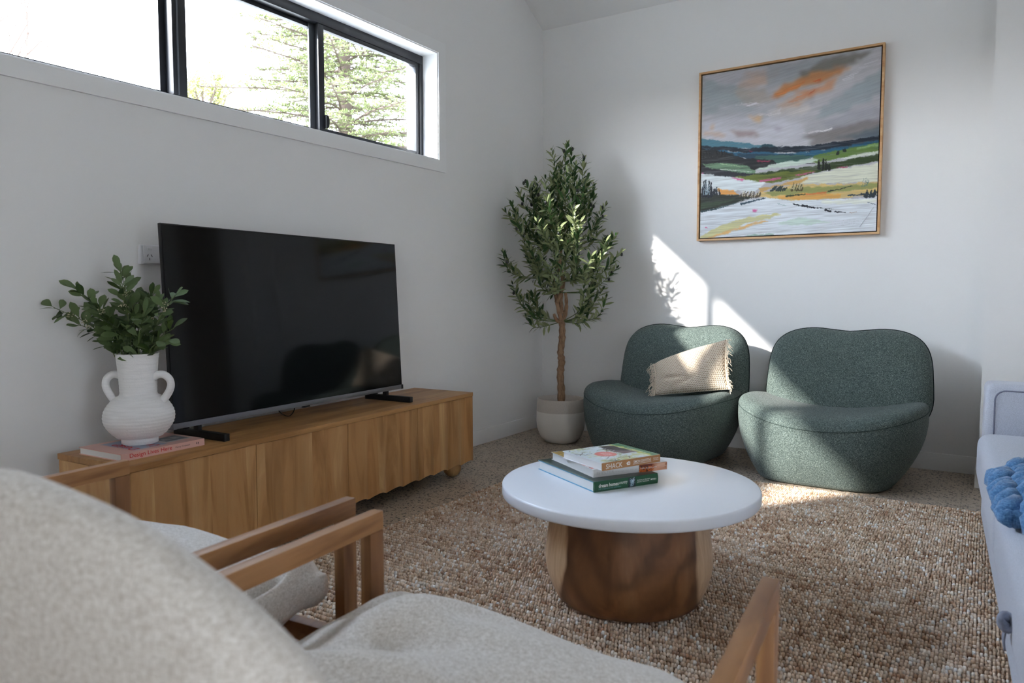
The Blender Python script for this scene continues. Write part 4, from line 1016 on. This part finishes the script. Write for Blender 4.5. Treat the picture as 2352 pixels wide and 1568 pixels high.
# ================================================================== WOODEN ARMCHAIRS
def cushion_mesh(name, w, d, t, parent, mat, M4, e=3.0, wr=0, seed=0, n1=44, n2=30, drop=0.0, fold=0):
    """stuffed box cushion: w along x, d along y, t thick"""
    V=[];F=[]
    R=random.Random(seed); ph=[R.uniform(0,6.28) for _ in range(8)]
    for j in range(n2+1):
        v_=-PI/2+PI*j/n2
        for i in range(n1):
            u=-PI+2*PI*i/n1
            f=lambda c,p_: math.copysign(abs(c)**p_,c)
            x=f(math.cos(v_),.55)*f(math.cos(u),2/ (e+2.5)); y=f(math.cos(v_),.55)*f(math.sin(u),2/(e+2.5)); z=f(math.sin(v_),.75)
            crown=1-.35*max(abs(x),abs(y))**4
            q=Vector((x*w/2,y*d/2,z*t/2*crown))
            if wr:
                edge=max(abs(x),abs(y))**3
                q.z+=wr*edge*(math.sin(q.x*26+ph[0]+q.y*9)*.5+math.sin(q.y*31+ph[1]-q.x*14)*.5)
                q.x+=wr*.5*edge*math.sin(q.y*38+ph[2]+q.z*30); q.y+=wr*.5*edge*math.sin(q.x*41+ph[3]+q.z*24)
                if fold:
                    for (fx,fy,ang,dp,wd) in fold:
                        s_=(q.x-fx)*math.cos(ang)+(q.y-fy)*math.sin(ang); l_=-(q.x-fx)*math.sin(ang)+(q.y-fy)*math.cos(ang)
                        q.z-= dp*math.exp(-(s_/wd)**2)*math.exp(-(l_/.13)**2)*(1 if z>0 else .2)
                        q.z+= dp*.7*math.exp(-((s_-wd*2.2)/wd/1.2)**2)*math.exp(-(l_/.13)**2)*(1 if z>0 else .2)
            V.append(M4@q)
    for j in range(n2):
        for i in range(n1):
            a0=j*n1+i; b0=j*n1+(i+1)%n1; F.append((a0,b0,b0+n1,a0+n1))
    return mesh(name,V,F,mat,parent)
def armchair(loc, label, seed, back=True):
    r=empty('armchair', loc, .085, label, 'armchair', 'wooden armchairs in the foreground')
    W=.338; aw=.023; at_=.531; ah=.033; yf=0.0; yb=-.74
    for s in (-1,1):
        x0,x1=(W-aw,W) if s>0 else (-W,-W+aw)
        arm=boxobj('armrest',(x0,yb+.05,at_-ah),(x1,yf,at_),M['acacia'],r,bevel=.0025)
        boxobj('front_leg',(x0,yf-.036,0),(x1,yf,at_-ah),M['acaciaz'],r,bevel=.0025)
        bm=bmesh.new(); P=[(x0,yb-.02,0),(x1,yb-.02,0),(x1,yb+.022,0),(x0,yb+.022,0)]; Q=[(x0,yb+.05,at_-.001),(x1,yb+.05,at_-.001),(x1,yb+.092,at_-.001),(x0,yb+.092,at_-.001)]
        va=[bm.verts.new(p_) for p_ in P]; vb=[bm.verts.new((p_[0]+(.0015 if p_[0]<(x0+x1)/2 else -.0015),p_[1],at_-ah-.0)) for p_ in Q]
        bm.faces.new(va[::-1]); bm.faces.new(vb)
        for i in range(4): bm.faces.new([va[i],va[(i+1)%4],vb[(i+1)%4],vb[i]])
        bm_obj('rear_leg',bm,M['acaciaz'],r,bevel=.002)
        boxobj('side_rail',(x0+.002,yb+.06,.268),(x1-.002,yf-.042,.308),M['acacia'],r,bevel=.002)
    boxobj('front_rail',(-W+aw,yf-.038,.245),(W-aw,yf-.012,.285),M['acacia'],r,bevel=.002)
    boxobj('rear_rail',(-W+aw,yb+.09,.225),(W-aw,yb+.115,.265),M['acacia'],r,bevel=.002)
    for k in range(6):
        y=yf-.09-k*.095; boxobj('seat_slat',(-W+aw,y-.022,.258),(W-aw,y+.022,.272),M['acacia'],r,bevel=.002)
    # reclined back frame of two uprights and rails
    RB=Matrix.Translation((0,-.70,.28))@Matrix.Rotation(math.radians(15),4,'X')
    bm=bmesh.new()
    for s in (-1,1): box(bm,(s*.27-.016,-.03,-.05),(s*.27+.016,.0,.26),RB)
    for z in (.02,.12,.23): box(bm,(-.256,-.026,z-.02),(.256,-.006,z+.02),RB)
    bm_obj('back_frame',bm,M['acacia'],r,bevel=.002)
    fl=[(.255,.17,.25,.030,.018),(.215,.215,.55,.030,.018),(.27,.07,.05,.024,.02),(.15,.25,1.0,.018,.02),(.29,.22,.4,.02,.014)] if seed==1 else [(-.215,.20,-.75,.028,.028),(-.17,.02,-1.0,.034,.032),(-.24,.08,-.35,.020,.03),(-.05,.22,-1.2,.010,.03)]
    S4=Matrix.Translation((0,-.292,.374))@Matrix.Rotation(math.radians(-2.0),4,'X')
    if seed==2: S4=Matrix.Translation((0,-.292,.358))@Matrix.Rotation(math.radians(-2.0),4,'X')@Matrix.Rotation(math.radians(5.0),4,'Y')
    subsurf(cushion_mesh('seat_cushion',.622,.62,.165,r,M['linen'],S4,3.4,.012,seed,130,64,fold=fl),1)
    if back:
        B4=Matrix.Translation((-.10,-.625,.522))@Matrix.Rotation(math.radians(16),4,'X')@Matrix.Rotation(math.radians(14),4,'Y')@Matrix.Rotation(PI/2,4,'X')
        subsurf(cushion_mesh('back_cushion',.54,.50,.115,r,M['linen'],B4,-.2,.003,seed+5,48,28),1)
    return r
armchair((1.300,-3.475,.019), 'wooden armchair with oatmeal cushions in front of the media cabinet, farther from the camera', 1)
armchair((2.049,-3.452,.019), 'wooden armchair with oatmeal cushions closest to the camera, its pale back filling the corner', 2)

# ================================================================== SOFA
sf=empty('sofa', (2.598,-1.02,RUGZ), math.radians(2.8), 'pale grey upholstered sofa along the right edge of the room', 'sofa')
# local +x into the sofa (away from the table), -y along it toward the camera
def rbox(name, lo, hi, r, mat, parent, seg=5, M4=None):
    bm=bmesh.new(); box(bm,lo,hi,M4); return bm_obj(name,bm,mat,parent,bevel=r,seg=seg)
Ls=2.35
rbox('base',(.006,-Ls,.03),(.86,-.02,.24),.03,M['sofa'],sf)
for x in (.08,.78):
    for y in (-.10,-Ls+.10):
        a=Acc(); lathe(a,[(.018,0),(.026,.055)],16,(x,y,0),True,True); a.obj('leg',M['black'],sf)
for k in range(2):
    y1=-.155-k*1.02; y0=y1-1.015
    nxs=26; 
    o=rbox('seat_cushion',(-.022,y0,.205),(.70,y1,.392),.055,M['sofa'],sf,6)
arm=rbox('arm',(.0,-.155,.12),(.86,.0,.572),.03,M['sofa'],sf,6)
a=Acc(); zz=.548; P=[(.030,-.1545,.33),(.030,-.1545,.42)]+[(.065-.035*math.cos(t_),-.1545,zz-.035+.035*math.sin(t_)) for t_ in np.linspace(0,PI/2,9)]+[(.3,-.1545,zz),(.80,-.1545,zz)]; tube(a,P,.0028,7); a.obj('arm_piping',M['sofapipe'],arm)
rbox('far_arm',(.0,-Ls-.155,.12),(.86,-Ls,.572),.045,M['sofa'],sf,6)
rbox('backrest',(.70,-Ls,.22),(.90,-.15,.78),.06,M['sofa'],sf,6)
# chunky knit throw lying on the seat
tm=Matrix.Translation(sf.location)@Matrix.Rotation(sf.rotation_euler.z,4,'Z')
th_=empty('knitted_throw', tuple(tm@Vector((.185,-1.28,.392))), sf.rotation_euler.z, 'chunky blue knitted throw bunched on the sofa seat', 'throw')
a=Acc(); R=random.Random(2)
for row in range(9):
    x0=-.19+row*.046; ym=.44*math.sqrt(max(.02,1-(x0/.215)**2)) if x0<0 else .44
    hgt=.015+.085*math.exp(-((x0-.02)/.13)**2)
    for ph in (0,1):
        pts=[]; N_=max(16,int(64*ym/.44))
        for k in range(N_):
            t=k/(N_-1); y=ym-2*ym*t; w=y/.052*PI+ph*PI+row*.8
            arch=math.sqrt(max(0,1-(2*t-1)**2))
            pts.append((x0+.018*math.sin(w), y+.008*math.sin(w*2), max(.024, .012+hgt*arch+.017*math.cos(w)+.006*math.sin(t*11+row))))
        tube(a,pts,[.0215+.003*math.sin(k*1.1+row) for k in range(N_)],9)
a.obj('knitted_loops',M['knit'],th_)
# knotted yarn tassel hanging on the edge of the seat, nearer the camera
ts=empty('yarn_tassel', tuple(tm@Vector((-.030,-1.745,.285))), sf.rotation_euler.z, 'small grey knotted yarn tassel on the front edge of the sofa seat', 'tassel')
a=Acc()
for k in range(5):
    t=[(.011*math.cos(w+k)+.0, .014*math.sin(w*1.0+k*1.3), .011*math.sin(w+k*.7)) for w in np.linspace(0,2*PI,14)[:-1]]; tube(a,t,.006,7,False,True)
a.obj('knot',M['tassel'],ts)
a=Acc()
for k in range(7): tube(a,catmull([(0,-.006+.002*k,-.01),(-.004,-.012+.004*k,-.03),(-.002,-.014+.0045*k,-.05)],4),.0022,5)
a.obj('strands',M['tassel'],ts)

# ================================================================== OUTSIDE
n=NB('bounce_ground'); v=n.coord((1,1,1)); n.p(Base__Color=n.ramp(n.noise(v,3,5,.7),[(.3,lin(176,170,158)),(.7,lin(196,190,178))]), Roughness=.95)  # ground out of view, made pale to bounce light up onto the ceiling
S(boxobj('ground',(-45,-45,-.6),(45,45,-.35),n.m))
M['cedarleaf']=leafmat('cedar_needles', lin(96,110,70), lin(134,142,88), lin(140,146,102), .7)
M['deciduous']=leafmat('young_leaf', lin(140,150,80), lin(170,174,100), lin(180,184,120), .6)
M['bark2']=flat('grey_bark', lin(96,84,76), .9, .1)
def cedar(loc, H, Rb, label, seed, nb=120, zmin=.6):
    t=empty('cedar_tree',loc,0,label,'tree','trees outside the window'); R=random.Random(seed)
    a=Acc(); tube(a,[(0,0,0),(.03,.02,H*.5),(0,0,H)],[.16,.11,.02],10); br=Acc(); lf=Acc()
    for k in range(nb):
        z=zmin+(H-zmin)*((k+R.random())/nb)**.95; L=Rb*(1-(z/H)**1.5)*R.uniform(.65,1.1)+.15; ph=k*2.4+R.uniform(-.4,.4)
        d=Vector((math.cos(ph),math.sin(ph),0)); pts=[]
        for i in range(9):
            s=i/8; pts.append(Vector((0,0,z))+d*L*s+Vector((0,0,L*(.16*s-.20*s*s+.10*max(0,s-.75)))))
        tube(br,pts,[.022*(1-.8*i/8)*L/Rb+.004 for i in range(9)],5,False)
        for i in range(2,9):
            for sgn in (-1,1):
              for rep in range(2):
                q=pts[i-1].lerp(pts[i],R.random()); sd=Vector((-d.y,d.x,0))*sgn; tl=L*.30*(1.15-i/9.5)*R.uniform(.5,1.2)+.07
                e_=q+ (sd*.85+d*.6).normalized()*tl+Vector((0,0,-.10*tl+R.uniform(-.03,.04)))
                tube(br,[q,q.lerp(e_,.5)+Vector((0,0,.02)),e_],[.006,.004,.002],4,False)
                m_=max(4,int(tl/.026))
                for j in range(m_):
                    c_=q.lerp(e_,(j+R.random()*.6)/m_)+Vector((0,0,.012)); 
                    for w in range(2):
                        dd=Vector((R.uniform(-1,1),R.uniform(-1,1),R.uniform(.0,.9))).normalized(); l_=R.uniform(.035,.075)
                        leaf(lf,c_,dd,(R.uniform(-1,1),R.uniform(-1,1),1),l_,l_*.34,.1,.1,2)
    a.obj('trunk',M['bark2'],t); br.obj('branches',M['bark2'],t); lf.obj('foliage',M['cedarleaf'],t)
cedar((-6.6,4.6,-.35), 9.2, 3.0, 'tall conifer with drooping tiers of branches outside the window', 11, 230, 1.6)
cedar((-7.6,10.6,-.35), 9.5, 2.6, 'second conifer farther right behind the right window pane', 17, 130, 1.6)
def broadtree(loc, pts_list, label, name, seed, leaves, r0, depth=3, mat='deciduous'):
    t=empty(name,loc,0,label,'tree','trees outside the window'); R=random.Random(seed); br=Acc(); lf=Acc()
    def grow(p,d,L,r,dep):
        q=[p]; dd=d.copy()
        for i in range(4):
            dd=(dd+Vector((R.uniform(-.28,.28),R.uniform(-.28,.28),R.uniform(-.05,.22)))).normalized(); q.append(q[-1]+dd*L/4)
        tube(br,q,[r*(1-.45*i/4) for i in range(5)],6,False)
        if dep==0:
            for k in range(leaves):
                c_=q[R.randrange(1,5)]+Vector((R.gauss(0,.06),R.gauss(0,.06),R.gauss(0,.06))); l_=R.uniform(.03,.06)
                leaf(lf,c_,(R.uniform(-1,1),R.uniform(-1,1),R.uniform(-1,.6)),(R.uniform(-1,1),R.uniform(-1,1),1),l_,l_*.6,.1,.1,3)
            return
        for k in range(3 if dep>1 else 4):
            i=R.randrange(2,5); e_=(dd*.8+Vector((R.uniform(-1,1),R.uniform(-1,1),R.uniform(-.1,.6)))).normalized(); grow(q[i],e_,L*R.uniform(.55,.75),r*.5,dep-1)
    Ht,Lb,nb_=pts_list; tube(br,[(0,0,0),(.04,.02,Ht*.5),(0,0,Ht)],[r0*1.3,r0,r0*.7],8)
    for k in range(nb_):
        a_=2*PI*k/nb_+R.uniform(-.3,.3); grow(Vector((0,0,Ht*R.uniform(.9,1))),Vector((math.cos(a_)*R.uniform(.3,.75),math.sin(a_)*R.uniform(.3,.75),R.uniform(.35,.9))).normalized(),Lb*R.uniform(.7,1.1),r0*.5,depth)
    br.obj('branches',M['bark2'],t)
    if leaves: lf.obj('foliage',M[mat],t)
broadtree((-11.5,5.4,-.35), (5.15,.75,9), 'small yellow-green leafing tree beside the conifer outside the window', 'leafing_tree', 5, 40, .06, 2)
broadtree((-5.5,-1.15,-.35), (3.3,.95,9), 'bare twiggy tree outside the left end of the window', 'bare_tree', 9, 0, .022, 2)

# ================================================================== LIGHT, SKY, CAMERA
w=bpy.data.worlds.new('sky'); scn.world=w; w.use_nodes=True; nt=w.node_tree; bg=nt.nodes['Background']
tcn=nt.nodes.new('ShaderNodeTexCoord'); sp_=nt.nodes.new('ShaderNodeSeparateXYZ'); nt.links.new(tcn.outputs['Generated'],sp_.inputs[0])
rp=nt.nodes.new('ShaderNodeValToRGB'); mr=nt.nodes.new('ShaderNodeMath'); mr.operation='MULTIPLY_ADD'; mr.inputs[1].default_value=.5; mr.inputs[2].default_value=.5; nt.links.new(sp_.outputs[2],mr.inputs[0]); nt.links.new(mr.outputs[0],rp.inputs[0])
cr=rp.color_ramp; cr.elements[0].position=.49; cr.elements[0].color=(.22,.21,.195,1); cr.elements[1].position=.51; cr.elements[1].color=(.93,.965,1,1)
e_=cr.elements.new(.70); e_.color=(.76,.87,1,1); e_=cr.elements.new(1.0); e_.color=(.50,.68,1,1)
nt.links.new(rp.outputs[0],bg.inputs[0])
# hazy sky, brighter toward the sun
dt=nt.nodes.new('ShaderNodeVectorMath'); dt.operation='DOT_PRODUCT'; nt.links.new(tcn.outputs['Generated'],dt.inputs[0]); dt.inputs[1].default_value=Vector((-1,-1.45,.935)).normalized()
def wm(op,a,b):
    q=nt.nodes.new('ShaderNodeMath'); q.operation=op
    for i,x_ in enumerate((a,b)):
        if isinstance(x_,(int,float)): q.inputs[i].default_value=x_
        else: nt.links.new(x_,q.inputs[i])
    return q.outputs[0]
nt.links.new(wm('ADD',wm('MULTIPLY',wm('POWER',wm('MAXIMUM',dt.outputs['Value'],0.0),2.0),7.0),4.5),bg.inputs[1])
sl=bpy.data.lights.new('sun','SUN'); sl.energy=4.3; sl.angle=math.radians(1.5); sl.color=(1,.95,.87); so=bpy.data.objects.new('sun',sl); COL.objects.link(so)
so.rotation_euler=Vector((1,1.45,-.935)).to_track_quat('-Z','Y').to_euler(); so.location=(-6,-9,7)

cd=bpy.data.cameras.new('camera'); cam=bpy.data.objects.new('camera',cd); COL.objects.link(cam); scn.camera=cam
yaw,pitch,roll,fpx=.574530498,-.0649820211,-.000385,1689.885
cd.sensor_width=36; cd.sensor_fit='HORIZONTAL'; cd.lens=fpx*36/2352; cd.clip_start=.02; cd.clip_end=200
fwd=Vector((-math.sin(yaw)*math.cos(pitch),math.cos(yaw)*math.cos(pitch),math.sin(pitch))); right=Vector((math.cos(yaw),math.sin(yaw),0)); up=right.cross(fwd)
r2=right*math.cos(roll)+up*math.sin(roll); u2=up*math.cos(roll)-right*math.sin(roll)
Mx=Matrix((r2,u2,-fwd)).transposed().to_4x4(); Mx.translation=Vector((2.60402991,-4.41077483,.924825)); cam.matrix_world=Mx
cd.dof.use_dof=True; cd.dof.focus_distance=3.3; cd.dof.aperture_fstop=5.6
scn.view_settings.view_transform='Standard'; scn.view_settings.look='None'; scn.view_settings.gamma=1; scn.view_settings.use_curve_mapping=False
scn.view_settings.exposure=1.8
cy=scn.cycles; cy.use_denoising=True; cy.max_bounces=10; cy.diffuse_bounces=6; cy.glossy_bounces=4; cy.transparent_max_bounces=16; cy.caustics_reflective=False; cy.caustics_refractive=False; cy.sample_clamp_indirect=8
